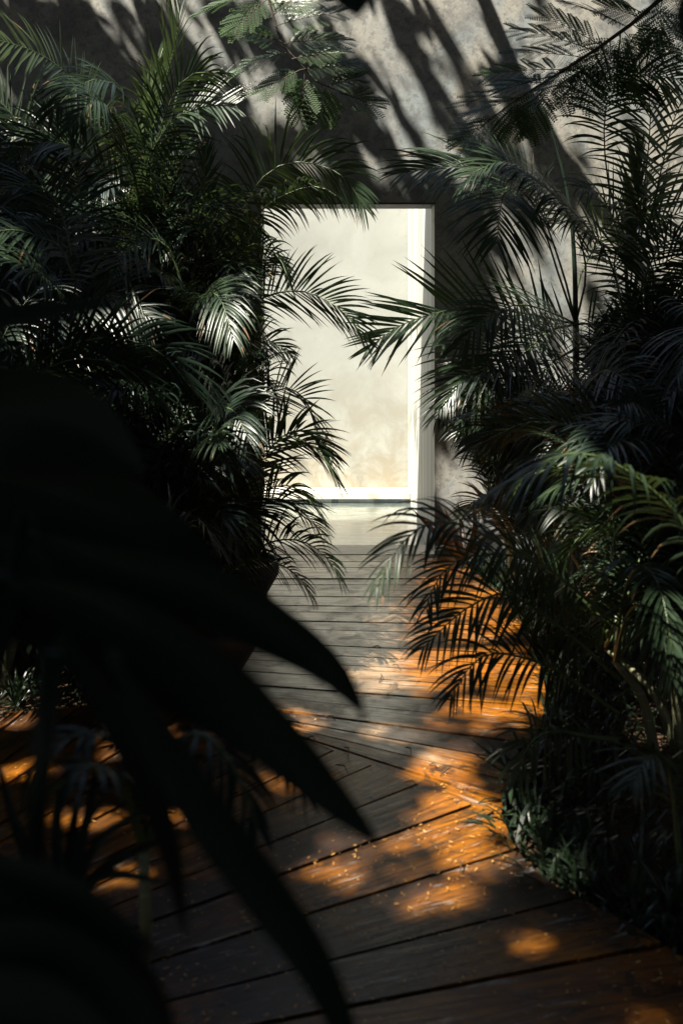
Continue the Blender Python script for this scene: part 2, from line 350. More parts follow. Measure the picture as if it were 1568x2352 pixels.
ca = o.data.color_attributes.new('board', 'FLOAT_COLOR', 'CORNER'); ca.data.foreach_set('color', [c for k in deck_col for c in k])
def inside(p, poly):
    c = False
    for i in range(len(poly)):
        (x0, y0), (x1, y1) = poly[i], poly[i-1]
        if (y0 > p[1]) != (y1 > p[1]) and p[0] < (x1-x0)*(p[1]-y0)/(y1-y0) + x0: c = not c
    return c
on_deck = lambda x, y: inside((x, y), UPPER) or inside((x, y), LOWER)

# fallen leaflets
mb = MB(); rl = random.Random(11)
for i in range(3400):
    y = rl.uniform(2.1, 7.0) if rl.random() < 0.4 else rl.uniform(2.1, 3.7); x = rl.uniform(-1.8, 1.2)
    if not on_deck(x, y): continue
    if rl.random() > (1.0 if (y < 3.7) else 0.55): continue
    L, W_, a = rl.uniform(0.0035, 0.0095), rl.uniform(0.0011, 0.0030), rl.uniform(0, 6.28); tl = rl.uniform(0, 0.004)
    pts = []
    for (u, v_) in ((-1, 0), (-0.4, 1), (0.5, 0.9), (1, 0), (0.5, -0.9), (-0.4, -1)):
        dx, dy = u*L, v_*W_
        pts.append((x + dx*math.cos(a) - dy*math.sin(a), y + dx*math.sin(a) + dy*math.cos(a), 0.005 + tl*(u+1)/2))
    mb.add(pts, [(0, 5, 4, 3, 2, 1)[::-1]])
tag(mb.build('fallen_leaflets', M['litter']), 'yellow and orange fallen leaflets strewn over the boardwalk', 'leaf litter', kind='stuff')
# twigs
for i, (vx, vy, dx, dy) in enumerate([(745, 1650, 25, 10), (870, 1570, 4, -18), (930, 1720, 14, 22), (770, 1760, 30, 24), (790, 1720, 10, 22), (930, 1800, 26, 14), (1010, 1785, 25, -14), (900, 1530, 18, 12), (850, 1490, 26, 3), (640, 1650, -10, 22), (985, 1760, 14, 8), (700, 1700, 24, 5), (1050, 1980, 6, 34)]):
    g = G(vx, vy); g2 = G(vx+dx, vy+dy)
    p0, p2 = Vector((*g, 0.006)), Vector((*g2, 0.010)); pm = (p0+p2)/2 + Vector((0.01, 0.012, 0.008))
    mb = MB(); mb.tube([p0, (p0+pm)/2+Vector((0.002, 0.003, 0)), pm, p2], [0.0022, 0.003, 0.0026, 0.0015], 5)
    tag(mb.build('twig', M['twig']), 'thin dry brown twig lying on the boardwalk', 'twig', 'dry twigs on the boardwalk')

# ------------------------------------------------------------------ plant generators
Z = np.array([0, 0, 1.0])
def spline(ctrl, m):
    c = np.array([tuple(p) for p in ctrl], float); n = len(c)
    if n == 2: c = np.array([c[0], (c[0]*2+c[1])/3, (c[0]+2*c[1])/3, c[1]]); n = 4
    e = np.vstack([2*c[0]-c[1], c, 2*c[-1]-c[-2]]); out = []
    dense = 14
    for i in range(n-1):
        p0, p1, p2, p3 = e[i], e[i+1], e[i+2], e[i+3]
        for k in range(dense):
            t = k/dense
            out.append(0.5*((2*p1) + (-p0+p2)*t + (2*p0-5*p1+4*p2-p3)*t*t + (-p0+3*p1-3*p2+p3)*t**3))
    out.append(c[-1]); out = np.array(out)
    s = np.concatenate([[0], np.cumsum(np.linalg.norm(np.diff(out, axis=0), axis=1))])
    u = np.linspace(0, s[-1], m)
    return np.stack([np.interp(u, s, out[:, k]) for k in range(3)], 1), s[-1]
def nrm(a): return a / np.maximum(np.linalg.norm(a, axis=-1, keepdims=True), 1e-9)
def frond(parent, ctrl, L=0.42, wid=0.0125, roll=0.0, lift=22.0, droop=0.7, start=0.16, n=None, mat='palm', seed=0, twist=0.0, ang=(68, 24), rr=0.009):
    r = np.random.default_rng(seed); m = 40
    pts, length = spline(ctrl, m)
    T = nrm(np.gradient(pts, axis=0))
    H = pts[-1]-pts[0]; H = H.copy(); H[2] = 0
    if np.linalg.norm(H) < 0.08: H = np.array([0.3, -1.0, 0])
    S = nrm(np.cross(H, Z))[None].repeat(m, 0)
    S = nrm(S - (S*T).sum(1, keepdims=True)*T); Nn = np.cross(S, T)
    ra = R(roll) + R(twist)*np.linspace(0, 1, m)
    c, s_ = np.cos(ra)[:, None], np.sin(ra)[:, None]
    S, Nn = S*c + Nn*s_, Nn*c - S*s_
    if n is None: n = int(max(18, min(68, length*(1-start)/0.025)))
    u = (np.arange(n) + 0.5)/n; u = np.concatenate([u, u]); u = np.clip(u + r.normal(0, 0.004, 2*n), 0, 1)
    sd = np.concatenate([np.ones(n), -np.ones(n)])
    x = (start + (1-start)*u)*(m-1); i0 = np.clip(x.astype(int), 0, m-2); fr = (x-i0)[:, None]
    lp = lambda A: A[i0]*(1-fr) + A[i0+1]*fr
    B, Tt, Ss, NN = lp(pts), nrm(lp(T)), nrm(lp(S)), nrm(lp(Nn))
    prof = np.sin(np.pi*(0.13+0.80*u))**0.75
    LL = L*prof*r.uniform(0.88, 1.1, 2*n)
    LL = np.where(r.random(2*n) < 0.05, LL*r.uniform(0.15, 0.6, 2*n), LL)
    a = np.radians(ang[0] + (ang[1]-ang[0])*u**1.2 + r.normal(0, 5.0, 2*n))[:, None]
    v = np.radians(lift*(1-0.4*u) + r.normal(0, 5, 2*n))[:, None]
    D0 = nrm(Tt*np.cos(a) + sd[:, None]*Ss*np.sin(a)*np.cos(v) + NN*np.sin(a)*np.sin(v))
    g = np.abs(droop*r.uniform(0.65, 1.4, 2*n))[:, None]
    K = 6; pos = B.copy(); rows = []
    NL = nrm(NN*np.cos(v) - sd[:, None]*Ss*np.sin(v))
    W0 = 0.68*wid*(0.65+0.35*prof)*r.uniform(0.8, 1.15, 2*n)
    brk = r.random(2*n) < 0.05
    for k in range(K+1):
        q = k/K
        D = nrm(D0 + g*(q**1.4)*(-Z))
        if k: pos = pos + D*(LL/K)[:, None]
        Wd = nrm(np.cross(D, NL)); Nd = np.cross(Wd, D)
        wq = W0*min(1.0, 0.4+2.6*q)*(1-q**2.4)
        wq = np.where(brk & (q > 0.8), wq*0.3, wq)[:, None]
        rows.append(np.stack([pos + Wd*wq + Nd*wq*0.28, pos, pos - Wd*wq + Nd*wq*0.28], 1))
    A = np.stack(rows, 1)                    # leaflet, row, 3, xyz
    V = A.reshape(-1, 3); nl = 2*n; fs = []
    base = (np.arange(nl)*(K+1)*3)[:, None]
    for k in range(K):
        for j in (0, 1):
            q = np.array([k*3+j, k*3+j+1, (k+1)*3+j+1, (k+1)*3+j]); fs.append(base + q[None])
    Fc = np.concatenate(fs)
    dryl = r.random(nl) < 0.06; mi = np.concatenate([np.where(dryl & (k >= 4), 1, 0) for k in range(K) for j in (0, 1)])
    o = link('frond', V, Fc, [M[mat], M['dry']], parent, mi, smooth=True)
    mb = MB(); idx = list(range(0, m, 3)) + ([m-1] if (m-1) % 3 else [])
    mb.tube([pts[i] for i in idx], [rr*(1-0.8*i/(m-1)) for i in idx], 5)
    mb.build('midrib', M['rib'], o, True)
    return o
def cane(parent, pts, r0, r1, mat='cane'):
    p, _ = spline(pts, 14); mb = MB(); mb.tube([Vector(q) for q in p], [r0 + (r1-r0)*i/13 for i in range(14)], 8)
    return mb.build('cane', M[mat], parent, True)

DOOR_CLEAR = [(640, 470), (985, 470), (985, 1270), (680, 1270)]
DECK_CLEAR = [(640, 1265), (1060, 1265), (1170, 1420), (1210, 1560), (1190, 1700), (1130, 1820), (1130, 1880), (1290, 2060), (1568, 2200), (1568, 2352), (500, 2352), (480, 1800), (600, 1600), (640, 1500)]
WALL_CLEAR = [(-300, -300), (1900, -300), (1900, 420), (1480, 560), (1380, 340), (920, 400), (880, 330), (560, 330), (430, 480), (370, 330), (200, 330), (100, 300), (-300, 300)]
def clear_ok(pts, reach, polys):
    for p in pts:
        if p[1] > WY0 - 0.12 or p[2] < 0.05: return False
        if p[1] < 1.2: return False
        v = to_v(p)
        for dx in (-reach, 0, reach):
            for dy in (-reach*0.5, reach):
                if any(inside((v[0]+dx, v[1]+dy), pl) for pl in polys): return False
    return True
def clump(parent, bx, by, ncane, h0, h1, nfr, fl=(1.1, 1.7), spread=0.35, seed=0, mat='palm', L=0.4, az=(0, 360), polys=None, wid=0.0125):
    """canes rising from one base, each topped by arching fronds; fronds that would cross the open path or doorway are left off"""
    r = random.Random(seed); polys = polys or [DOOR_CLEAR, DECK_CLEAR, WALL_CLEAR]; made = 0
    for c in range(ncane):
        a = r.uniform(0, 6.28); rad = r.uniform(0.02, 0.16); x0, y0 = bx + rad*math.cos(a), by + rad*math.sin(a)
        h = r.uniform(h0, h1); lean = r.uniform(0, spread); x1, y1 = x0 + lean*math.cos(a), y0 + lean*math.sin(a)
        if y1 > WY0 - 0.25: y1 = WY0 - 0.25
        top = Vector((x1, y1, h)); mid = Vector((x0 + (x1-x0)*0.35, y0 + (y1-y0)*0.35, h*0.55))
        cv = to_v(top)
        if h > 0.3 and clear_ok([mid, top], 6, polys): cane(parent, [Vector((x0, y0, -0.08)), mid, top], 0.024, 0.015)
        for k in range(nfr):
            for attempt in range(14):
                th = R(r.uniform(*az)); ln = r.uniform(*fl); e0 = R(r.uniform(48, 84)); sag = r.uniform(0.7, 1.35)
                hd = Vector((math.cos(th), math.sin(th), 0)); p = top.copy(); ctrl = [p.copy()]; e = e0
                for s in range(5):
                    p = p + (hd*math.cos(e) + Vector((0, 0, 1))*math.sin(e))*ln/5; ctrl.append(p.copy()); e -= sag*0.48*(0.5+s*0.28)
                if clear_ok(ctrl, 0.11*FPX/max(1.0, p.y), polys): break
            else: continue
            frond(parent, ctrl, L*r.uniform(0.85, 1.1), wid, r.choice([-1, 1])*r.uniform(5, 58), r.uniform(8, 26), r.uniform(0.4, 1.2), 0.2, mat=mat, seed=r.randrange(1 << 30)); made += 1
    return made
def fr(parent, pts, **k):
    return frond(parent, [P(*p) for p in pts], **k)
# ------------------------------------------------------------------ palms left of the doorway
A = 'areca palms crowding the path'
pl1 = thing('areca_palm', 'tall areca palm at upper left whose sunlit fronds fan against the shaded wall', 'palm', group=A)
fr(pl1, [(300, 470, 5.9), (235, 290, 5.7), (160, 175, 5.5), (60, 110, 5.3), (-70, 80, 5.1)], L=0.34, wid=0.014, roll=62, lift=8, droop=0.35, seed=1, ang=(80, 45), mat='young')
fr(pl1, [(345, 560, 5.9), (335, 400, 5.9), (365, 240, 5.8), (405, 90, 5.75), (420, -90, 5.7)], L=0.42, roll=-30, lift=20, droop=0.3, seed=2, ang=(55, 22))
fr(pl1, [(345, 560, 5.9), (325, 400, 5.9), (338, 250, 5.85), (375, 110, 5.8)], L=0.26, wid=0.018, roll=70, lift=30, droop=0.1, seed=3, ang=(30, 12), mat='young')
fr(pl1, [(340, 600, 5.9), (335, 400, 5.7), (390, 285, 5.6), (460, 248, 5.5), (545, 240, 5.4)], L=0.44, roll=-55, lift=15, droop=0.2, seed=4, ang=(85, 40))
fr(pl1, [(340, 600, 5.9), (290, 470, 5.6), (205, 360, 5.4), (110, 325, 5.2), (10, 372, 5.0)], L=0.40, roll=58, lift=25, droop=0.5, seed=5, ang=(60, 22))
fr(pl1, [(345, 600, 5.9), (330, 330, 5.6), (270, 200, 5.3), (190, 190, 5.1), (115, 265, 4.9)], L=0.40, roll=45, lift=12, droop=1.1, seed=6)
fr(pl1, [(345, 600, 5.9), (350, 380, 5.8), (400, 215, 5.5), (455, 165, 5.4), (520, 175, 5.3)], L=0.40, roll=45, lift=20, droop=0.8, seed=7)
fr(pl1, [(345, 620, 5.9), (325, 500, 5.9), (300, 400, 5.8), (250, 300, 5.7)], L=0.47, roll=50, lift=30, droop=0.5, seed=8)
fr(pl1, [(345, 620, 5.9), (372, 500, 5.9), (390, 420, 5.9), (420, 330, 5.9)], L=0.45, roll=-50, lift=30, droop=0.5, seed=9)
fr(pl1, [(345, 620, 5.9), (320, 460, 5.6), (280, 300, 5.2), (220, 230, 4.9), (160, 300, 4.7)], L=0.40, roll=40, lift=15, droop=0.9, seed=10)
clump(pl1, -1.16, 5.9, 5, 0.9, 1.9, 5, seed=21)
cane(pl1, [P(395, 860, 6.5), P(392, 500, 6.5), P(393, 290, 6.5)], 0.012, 0.006)

pl2 = thing('areca_palm', 'dense areca palm beside the doorway with fronds hanging across its left edge', 'palm', group=A)
fr(pl2, [(500, 640, 6.3), (545, 500, 6.3), (612, 400, 6.25), (690, 372, 6.2), (785, 402, 6.1), (838, 480, 6.0)], L=0.44, wid=0.014, roll=58, lift=14, droop=0.75, seed=31, ang=(74, 24))
fr(pl2, [(500, 640, 6.3), (590, 497, 6.2), (650, 450, 6.1), (730, 428, 6.0), (800, 470, 5.9)], L=0.29, roll=40, lift=0, droop=1.5, seed=32)
fr(pl2, [(520, 760, 6.4), (590, 692, 6.3), (668, 668, 6.2), (735, 682, 6.1), (795, 722, 6.0), (842, 785, 5.95)], L=0.40, wid=0.013, roll=62, lift=18, droop=0.35, seed=33, ang=(62, 20))
fr(pl2, [(500, 830, 6.4), (560, 785, 6.4), (610, 780, 6.3), (668, 812, 6.2)], L=0.28, roll=60, lift=18, droop=0.6, seed=34)
fr(pl2, [(520, 1010, 6.3), (578, 935, 6.2), (645, 893, 6.1), (690, 906, 6.0), (718, 952, 5.9), (738, 1030, 5.85)], L=0.36, wid=0.010, roll=62, lift=14, droop=0.25, seed=35, ang=(64, 22))
fr(pl2, [(500, 640, 6.3), (470, 480, 6.3), (470, 400, 6.3), (475, 330, 6.3)], L=0.25, roll=20, lift=25, droop=0.1, seed=36, ang=(40, 14))
fr(pl2, [(500, 640, 6.3), (480, 520, 6.2), (430, 440, 6.1), (380, 430, 6.0), (330, 480, 5.9)], L=0.40, roll=45, lift=18, droop=0.8, seed=37)
fr(pl2, [(500, 700, 6.3), (540, 600, 6.0), (585, 560, 5.8), (640, 590, 5.7), (668, 660, 5.6)], L=0.34, roll=45, lift=18, droop=0.9, seed=39)
for i, (q, L_) in enumerate([([(500, 900, 6.4), (545, 720, 6.4), (590, 610, 6.35), (630, 590, 6.3), (665, 640, 6.25)], 0.26), ([(500, 900, 6.4), (560, 850, 6.4), (610, 870, 6.3), (640, 930, 6.3)], 0.24), ([(470, 760, 6.2), (430, 620, 6.1), (380, 560, 6.0), (330, 570, 5.9)], 0.34),
        ([(480, 760, 6.0), (500, 620, 5.9), (470, 540, 5.8), (420, 530, 5.7), (370, 600, 5.6)], 0.34), ([(480, 900, 5.9), (520, 760, 5.8), (560, 720, 5.7), (600, 760, 5.6), (610, 840, 5.6)], 0.30), ([(480, 960, 5.8), (470, 820, 5.7), (500, 740, 5.6), (545, 760, 5.5), (560, 850, 5.4)], 0.30)]):
    fr(pl2, q, L=L_, roll=random.Random(i).uniform(25, 60), lift=12, droop=0.6, seed=180+i)
clump(pl2, -0.92, 6.5, 7, 0.9, 2.0, 6, seed=22, fl=(0.8, 1.25), L=0.34)

pl3 = thing('areca_palm', 'areca palm in the left middle with a glossy umbrella-like frond catching the light', 'palm', group=A)
fr(pl3, [(430, 700, 5.2), (390, 575, 5.2), (330, 547, 5.1), (275, 590, 5.0), (250, 660, 4.9), (243, 745, 4.85)], L=0.45, wid=0.0135, roll=28, lift=12, droop=0.55, seed=51, ang=(74, 26))
fr(pl3, [(540, 960, 5.3), (500, 830, 5.3), (425, 806, 5.2), (372, 838, 5.1), (350, 900, 5.0), (350, 985, 4.95)], L=0.52, wid=0.015, roll=40, lift=8, droop=0.5, seed=52, ang=(76, 28))
fr(pl3, [(430, 980, 5.3), (370, 840, 5.2), (310, 790, 5.1), (245, 800, 5.0), (200, 860, 4.9)], L=0.40, roll=45, lift=18, droop=0.9, seed=53)
fr(pl3, [(440, 1040, 5.3), (390, 900, 5.2), (330, 850, 5.0), (280, 900, 4.9), (250, 985, 4.8)], L=0.38, roll=40, lift=18, droop=0.9, seed=54)
fr(pl3, [(440, 1100, 5.2), (350, 960, 5.1), (290, 905, 5.0), (215, 930, 4.9)], L=0.36, roll=50, lift=18, droop=0.8, seed=55)
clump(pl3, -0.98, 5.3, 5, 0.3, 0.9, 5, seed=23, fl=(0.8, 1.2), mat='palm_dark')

pl4 = thing('areca_palm', 'dark areca palm at the far left edge with long drooping leaflets', 'palm', group=A)
fr(pl4, [(170, 640, 4.9), (140, 570, 4.9), (90, 545, 4.8), (30, 528, 4.7), (-40, 540, 4.6)], L=0.38, wid=0.0135, roll=48, lift=2, droop=0.9, seed=61)
fr(pl4, [(180, 700, 4.9), (150, 520, 5.0), (110, 440, 5.0), (40, 425, 4.9), (-50, 470, 4.8)], L=0.45, wid=0.0135, roll=50, lift=0, droop=1.1, seed=62)
fr(pl4, [(180, 760, 4.9), (140, 670, 4.8), (80, 620, 4.6), (10, 592, 4.5)], L=0.36, roll=48, lift=12, droop=0.9, seed=63)
fr(pl4, [(180, 700, 5.2), (90, 400, 5.3), (40, 280, 5.3), (-30, 200, 5.3)], L=0.42, roll=50, lift=14, droop=0.15, seed=64, ang=(60, 30))
fr(pl4, [(180, 700, 5.2), (190, 480, 5.3), (150, 330, 5.3), (70, 300, 5.3), (0, 345, 5.2)], L=0.40, roll=50, lift=14, droop=0.6, seed=65)
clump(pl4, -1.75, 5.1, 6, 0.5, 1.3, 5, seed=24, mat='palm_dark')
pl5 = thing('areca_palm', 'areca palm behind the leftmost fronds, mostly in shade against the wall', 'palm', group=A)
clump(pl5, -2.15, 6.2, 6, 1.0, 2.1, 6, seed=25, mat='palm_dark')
pl6 = thing('areca_palm', 'low areca palm left of the doorway with pale glossy fronds arching over the boards', 'palm', group=A)
fr(pl6, [(470, 1290, 5.5), (520, 1120, 5.5), (590, 1030, 5.4), (660, 1000, 5.3), (730, 1035, 5.2), (778, 1110, 5.1)], L=0.34, wid=0.0135, roll=50, lift=16, droop=0.75, seed=71)
fr(pl6, [(480, 1290, 5.6), (560, 1120, 5.6), (640, 1010, 5.6), (700, 990, 5.5), (762, 1045, 5.5)], L=0.40, roll=58, lift=20, droop=0.35, seed=72, ang=(60, 20))
fr(pl6, [(470, 1290, 5.5), (470, 1140, 5.5), (500, 1030, 5.4), (545, 985, 5.4), (590, 1000, 5.3)], L=0.28, wid=0.015, roll=20, lift=20, droop=0.2, seed=73)
fr(pl6, [(480, 1330, 5.5), (540, 1200, 5.4), (610, 1125, 5.2), (680, 1120, 5.1), (735, 1180, 5.0)], L=0.36, roll=45, lift=18, droop=0.8, seed=74)
fr(pl6, [(490, 1340, 5.5), (600, 1255, 5.4), (680, 1240, 5.3), (745, 1275, 5.2), (785, 1335, 5.1)], L=0.27, wid=0.010, roll=58, lift=18, droop=0.9, seed=75)
fr(pl6, [(490, 1350, 5.3), (570, 1285, 5.2), (640, 1295, 5.1), (690, 1330, 5.0), (722, 1380, 4.95)], L=0.22, wid=0.009, roll=55, lift=10, droop=0.8, seed=76)
fr(pl6, [(480, 1290, 5.6), (560, 1190, 5.6), (640, 1150, 5.5), (700, 1180, 5.5), (745, 1230, 5.4)], L=0.31, wid=0.011, roll=50, lift=18, droop=0.8, seed=77)
clump(pl6, -0.80, 5.5, 7, 0.25, 0.9, 6, seed=26, fl=(0.7, 1.1), L=0.3)
pl7 = thing('areca_palm', 'small shaded areca palm low on the left between the broad leaves and the boards', 'palm', group=A)
fr(pl7, [(440, 1330, 3.9), (400, 1225, 3.9), (340, 1205, 3.8), (275, 1215, 3.7), (225, 1260, 3.6)], L=0.29, wid=0.013, roll=45, lift=14, droop=0.8, seed=81, mat='palm_dark')
fr(pl7, [(440, 1330, 3.9), (360, 1215, 4.0), (336, 1235, 3.8), (330, 1290, 3.6), (325, 1360, 3.5)], L=0.29, wid=0.013, roll=20, lift=14, droop=0.7, seed=82, mat='palm_dark')
fr(pl7, [(180, 1500, 3.9), (140, 1360, 3.9), (112, 1365, 3.8), (95, 1410, 3.75), (82, 1470, 3.7)], L=0.2, wid=0.013, roll=0, lift=14, droop=0.6, seed=83)
fr(pl7, [(250, 1330, 4.0), (200, 1200, 4.0), (160, 1185, 3.9), (120, 1200, 3.85), (90, 1250, 3.8)], L=0.25, wid=0.012, roll=40, lift=14, droop=0.8, seed=84)
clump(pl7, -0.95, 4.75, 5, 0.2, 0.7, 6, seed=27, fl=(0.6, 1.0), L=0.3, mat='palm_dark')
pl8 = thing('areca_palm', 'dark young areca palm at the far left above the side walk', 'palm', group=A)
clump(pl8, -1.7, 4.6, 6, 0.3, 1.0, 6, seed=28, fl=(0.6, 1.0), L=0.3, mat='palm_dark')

WIN = [(1230, 500), (1440, 500), (1440, 680), (1370, 700), (1310, 860), (1240, 860), (1200, 640)]
R_CLEAR = [WIN, DOOR_CLEAR, [(600, 1265), (1060, 1265), (1150, 1400), (1170, 1560), (1140, 1690), (1110, 1820), (1130, 1900), (1330, 2080), (1568, 2230), (1568, 2352), (300, 2352), (300, 1700)], WALL_CLEAR]
# ------------------------------------------------------------------ palms right of the doorway
pr1 = thing('areca_palm', 'areca palm with a bare upright cane right of the doorway, one frond across its edge', 'palm', group=A)
cane(pr1, [P(1322, 1330, 6.5), P(1320, 1000, 6.5), P(1322, 860, 6.5), P(1321, 735, 6.5)], 0.026, 0.022)
cane(pr1, [P(1321, 740, 6.5), P(1318, 600, 6.5), P(1306, 460, 6.5), P(1275, 330, 6.5), P(1243, 232, 6.5)], 0.019, 0.006, 'palm_dark')
fr(pr1, [(1321, 745, 6.5), (1273, 734, 6.45), (1183, 716, 6.4), (1083, 706, 6.3), (998, 720, 6.2), (910, 752, 6.1), (846, 800, 6.0)], L=0.56, wid=0.018, roll=62, lift=26, droop=0.12, seed=101, start=0.05, ang=(66, 14), n=36)
fr(pr1, [(1321, 745, 6.5), (1190, 776, 6.2), (1135, 812, 6.0), (1105, 872, 5.9), (1100, 985, 5.8)], L=0.56, wid=0.017, roll=42, lift=10, droop=0.45, seed=102, ang=(70, 30))
fr(pr1, [(1321, 745, 6.5), (1270, 720, 6.2), (1190, 700, 5.9), (1110, 735, 5.7), (1050, 800, 5.6)], L=0.45, roll=40, lift=10, droop=0.8, seed=103)
fr(pr1, [(1321, 745, 6.5), (1370, 745, 6.4), (1440, 775, 6.2), (1510, 825, 6.1), (1580, 905, 6.0)], L=0.52, wid=0.014, roll=52, lift=12, droop=0.6, seed=104, start=0.08)
fr(pr1, [(1321, 760, 6.5), (1350, 805, 6.3), (1385, 850, 6.2), (1405, 960, 6.1)], L=0.40, roll=40, lift=14, droop=0.7, seed=105, start=0.08, mat='palm_dark')
fr(pr1, [(1321, 745, 6.5), (1285, 640, 6.3), (1230, 480, 6.1), (1172, 425, 5.9), (1150, 470, 5.6), (1140, 560, 5.4)], L=0.58, wid=0.015, roll=30, lift=8, droop=0.7, seed=106, start=0.4, ang=(72, 30))
fr(pr1, [(1321, 745, 6.5), (1290, 620, 6.4), (1225, 455, 6.4), (1140, 392, 6.3), (1030, 382, 6.2), (925, 398, 6.1)], L=0.54, wid=0.014, roll=52, lift=16, droop=0.6, seed=107, start=0.34, ang=(62, 18))
fr(pr1, [(1321, 745, 6.5), (1345, 620, 6.4), (1310, 500, 6.2), (1240, 420, 6.0), (1160, 370, 5.8), (1080, 400, 5.7)], L=0.52, roll=40, lift=14, droop=0.7, seed=108, start=0.34)
fr(pr1, [(1321, 745, 6.5), (1330, 640, 6.6), (1385, 540, 6.6), (1450, 480, 6.6), (1520, 480, 6.6)], L=0.45, roll=58, lift=20, droop=0.5, seed=109, start=0.4)
for i, (q, L_) in enumerate([([(1321, 800, 6.5), (1385, 800, 6.3), (1455, 870, 6.1), (1500, 990, 6.0)], 0.40), ([(1321, 800, 6.5), (1260, 840, 6.3), (1200, 920, 6.1), (1175, 1040, 6.0)], 0.38),
        ([(1321, 900, 6.5), (1270, 955, 6.3), (1205, 985, 6.1), (1140, 1070, 6.0)], 0.34), ([(1321, 900, 6.5), (1375, 950, 6.3), (1440, 990, 6.1), (1500, 1080, 6.0)], 0.34), ([(1321, 745, 6.5), (1260, 760, 6.2), (1180, 830, 6.0), (1060, 870, 5.9), (1000, 960, 5.8)], 0.40)]):
    fr(pr1, q, L=L_, roll=random.Random(i).uniform(25, 60), lift=14, droop=0.6, seed=140+i, start=0.12, mat='palm_dark' if i in (1, 2, 3, 4) else 'palm')
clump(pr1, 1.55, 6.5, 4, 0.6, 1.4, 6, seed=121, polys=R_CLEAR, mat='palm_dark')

pr2 = thing('areca_palm', 'tall areca palm at the right edge with an upright frond lit against the bright wall', 'palm', group=A)
fr(pr2, [(1440, 760, 5.9), (1470, 560, 5.9), (1480, 420, 5.85), (1492, 290, 5.8), (1485, 200, 5.75), (1440, 140, 5.7)], L=0.52, wid=0.0135, roll=-50, lift=14, droop=0.5, seed=111, start=0.25, ang=(75, 40), n=34)
fr(pr2, [(1440, 760, 5.9), (1480, 560, 5.8), (1520, 380, 5.7), (1560, 240, 5.6), (1640, 160, 5.5)], L=0.50, wid=0.018, roll=-60, lift=10, droop=0.2, seed=112, start=0.2, ang=(80, 45), n=30, mat='young')  # paler leaf colour stands in for light coming through this frond
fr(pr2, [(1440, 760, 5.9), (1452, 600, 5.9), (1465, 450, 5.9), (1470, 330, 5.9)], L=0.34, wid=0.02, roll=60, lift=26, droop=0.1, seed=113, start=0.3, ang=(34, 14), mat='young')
fr(pr2, [(1440, 760, 5.9), (1400, 600, 5.7), (1332, 505, 5.6), (1250, 430, 5.5), (1190, 390, 5.4)], L=0.40, wid=0.014, roll=45, lift=4, droop=1.2, seed=114, start=0.2)
fr(pr2, [(1440, 760, 5.9), (1410, 590, 5.9), (1470, 535, 5.8), (1530, 500, 5.7), (1620, 470, 5.6)], L=0.52, wid=0.015, roll=-50, lift=12, droop=0.1, seed=115, start=0.25, ang=(80, 50), n=30)
fr(pr2, [(1440, 760, 5.9), (1430, 560, 5.9), (1390, 380, 5.9), (1400, 210, 5.8), (1500, 170, 5.7), (1600, 200, 5.6)], L=0.36, roll=55, lift=10, droop=0.8, seed=116, start=0.55)
fr(pr2, [(1440, 760, 5.9), (1440, 640, 5.8), (1420, 540, 5.7), (1380, 450, 5.6), (1330, 430, 5.5)], L=0.38, roll=40, lift=16, droop=0.8, seed=117, start=0.4)
fr(pr2, [(1440, 760, 5.9), (1490, 640, 5.7), (1550, 590, 5.6), (1640, 580, 5.5)], L=0.45, roll=50, lift=10, droop=0.8, seed=118)
for i, (q, L_) in enumerate([([(1440, 800, 5.9), (1480, 735, 5.8), (1545, 740, 5.7), (1620, 800, 5.6)], 0.45), 
        ([(1440, 780, 5.9), (1480, 640, 5.6), (1520, 560, 5.4), (1580, 560, 5.2), (1640, 640, 5.1)], 0.42), ([(1440, 800, 5.9), (1500, 760, 5.6), (1540, 840, 5.4), (1550, 960, 5.3)], 0.42)]):
    fr(pr2, q, L=L_, roll=random.Random(i).uniform(25, 60), lift=12, droop=0.6, seed=160+i, start=0.22)
clump(pr2, 1.95, 5.9, 5, 0.6, 1.4, 5, seed=122, mat='palm_dark', az=(-60, 240), polys=R_CLEAR)

pr3 = thing('areca_palm', 'areca palm in the right foreground whose blurred frond droops over the boards', 'palm', group=A)
fr(pr3, [(1640, 1340, 2.9), (1567, 1200, 2.9), (1470, 1105, 2.85), (1380, 1052, 2.8), (1290, 1045, 2.75), (1190, 1095, 2.7), (1119, 1140, 2.65)], L=0.34, wid=0.012, roll=-6, lift=6, droop=1.3, seed=131, start=0.05)
fr(pr3, [(1400, 1420, 3.3), (1240, 1295, 3.3), (1134, 1241, 3.25), (1040, 1200, 3.2), (975, 1206, 3.15), (910, 1262, 3.1), (866, 1350, 3.05)], L=0.24, wid=0.010, roll=35, lift=10, droop=1.1, n=30, seed=132, start=0.1)
fr(pr3, [(1400, 1440, 3.8), (1284, 1330, 3.8), (1184, 1278, 3.75), (1064, 1281, 3.7), (1004, 1331, 3.65), (976, 1400, 3.6)], L=0.27, wid=0.009, roll=40, lift=10, droop=0.9, n=30, seed=133)
fr(pr3, [(1420, 1560, 3.7), (1284, 1440, 3.7), (1164, 1365, 3.65), (1084, 1390, 3.6), (1030, 1430, 3.55), (970, 1490, 3.5)], L=0.29, wid=0.011, roll=42, lift=14, droop=0.8, n=30, seed=134)
fr(pr3, [(1420, 1640, 3.6), (1310, 1560, 3.6), (1234, 1520, 3.55), (1134, 1500, 3.5), (1080, 1530, 3.45), (1034, 1600, 3.4)], L=0.25, wid=0.010, roll=40, lift=10, droop=0.8, n=30, seed=135, mat='palm_dark')
fr(pr3, [(1420, 1700, 3.2), (1340, 1690, 3.2), (1270, 1680, 3.15), (1215, 1710, 3.1), (1185, 1790, 3.05)], L=0.20, wid=0.009, roll=30, lift=10, droop=1.0, seed=136)
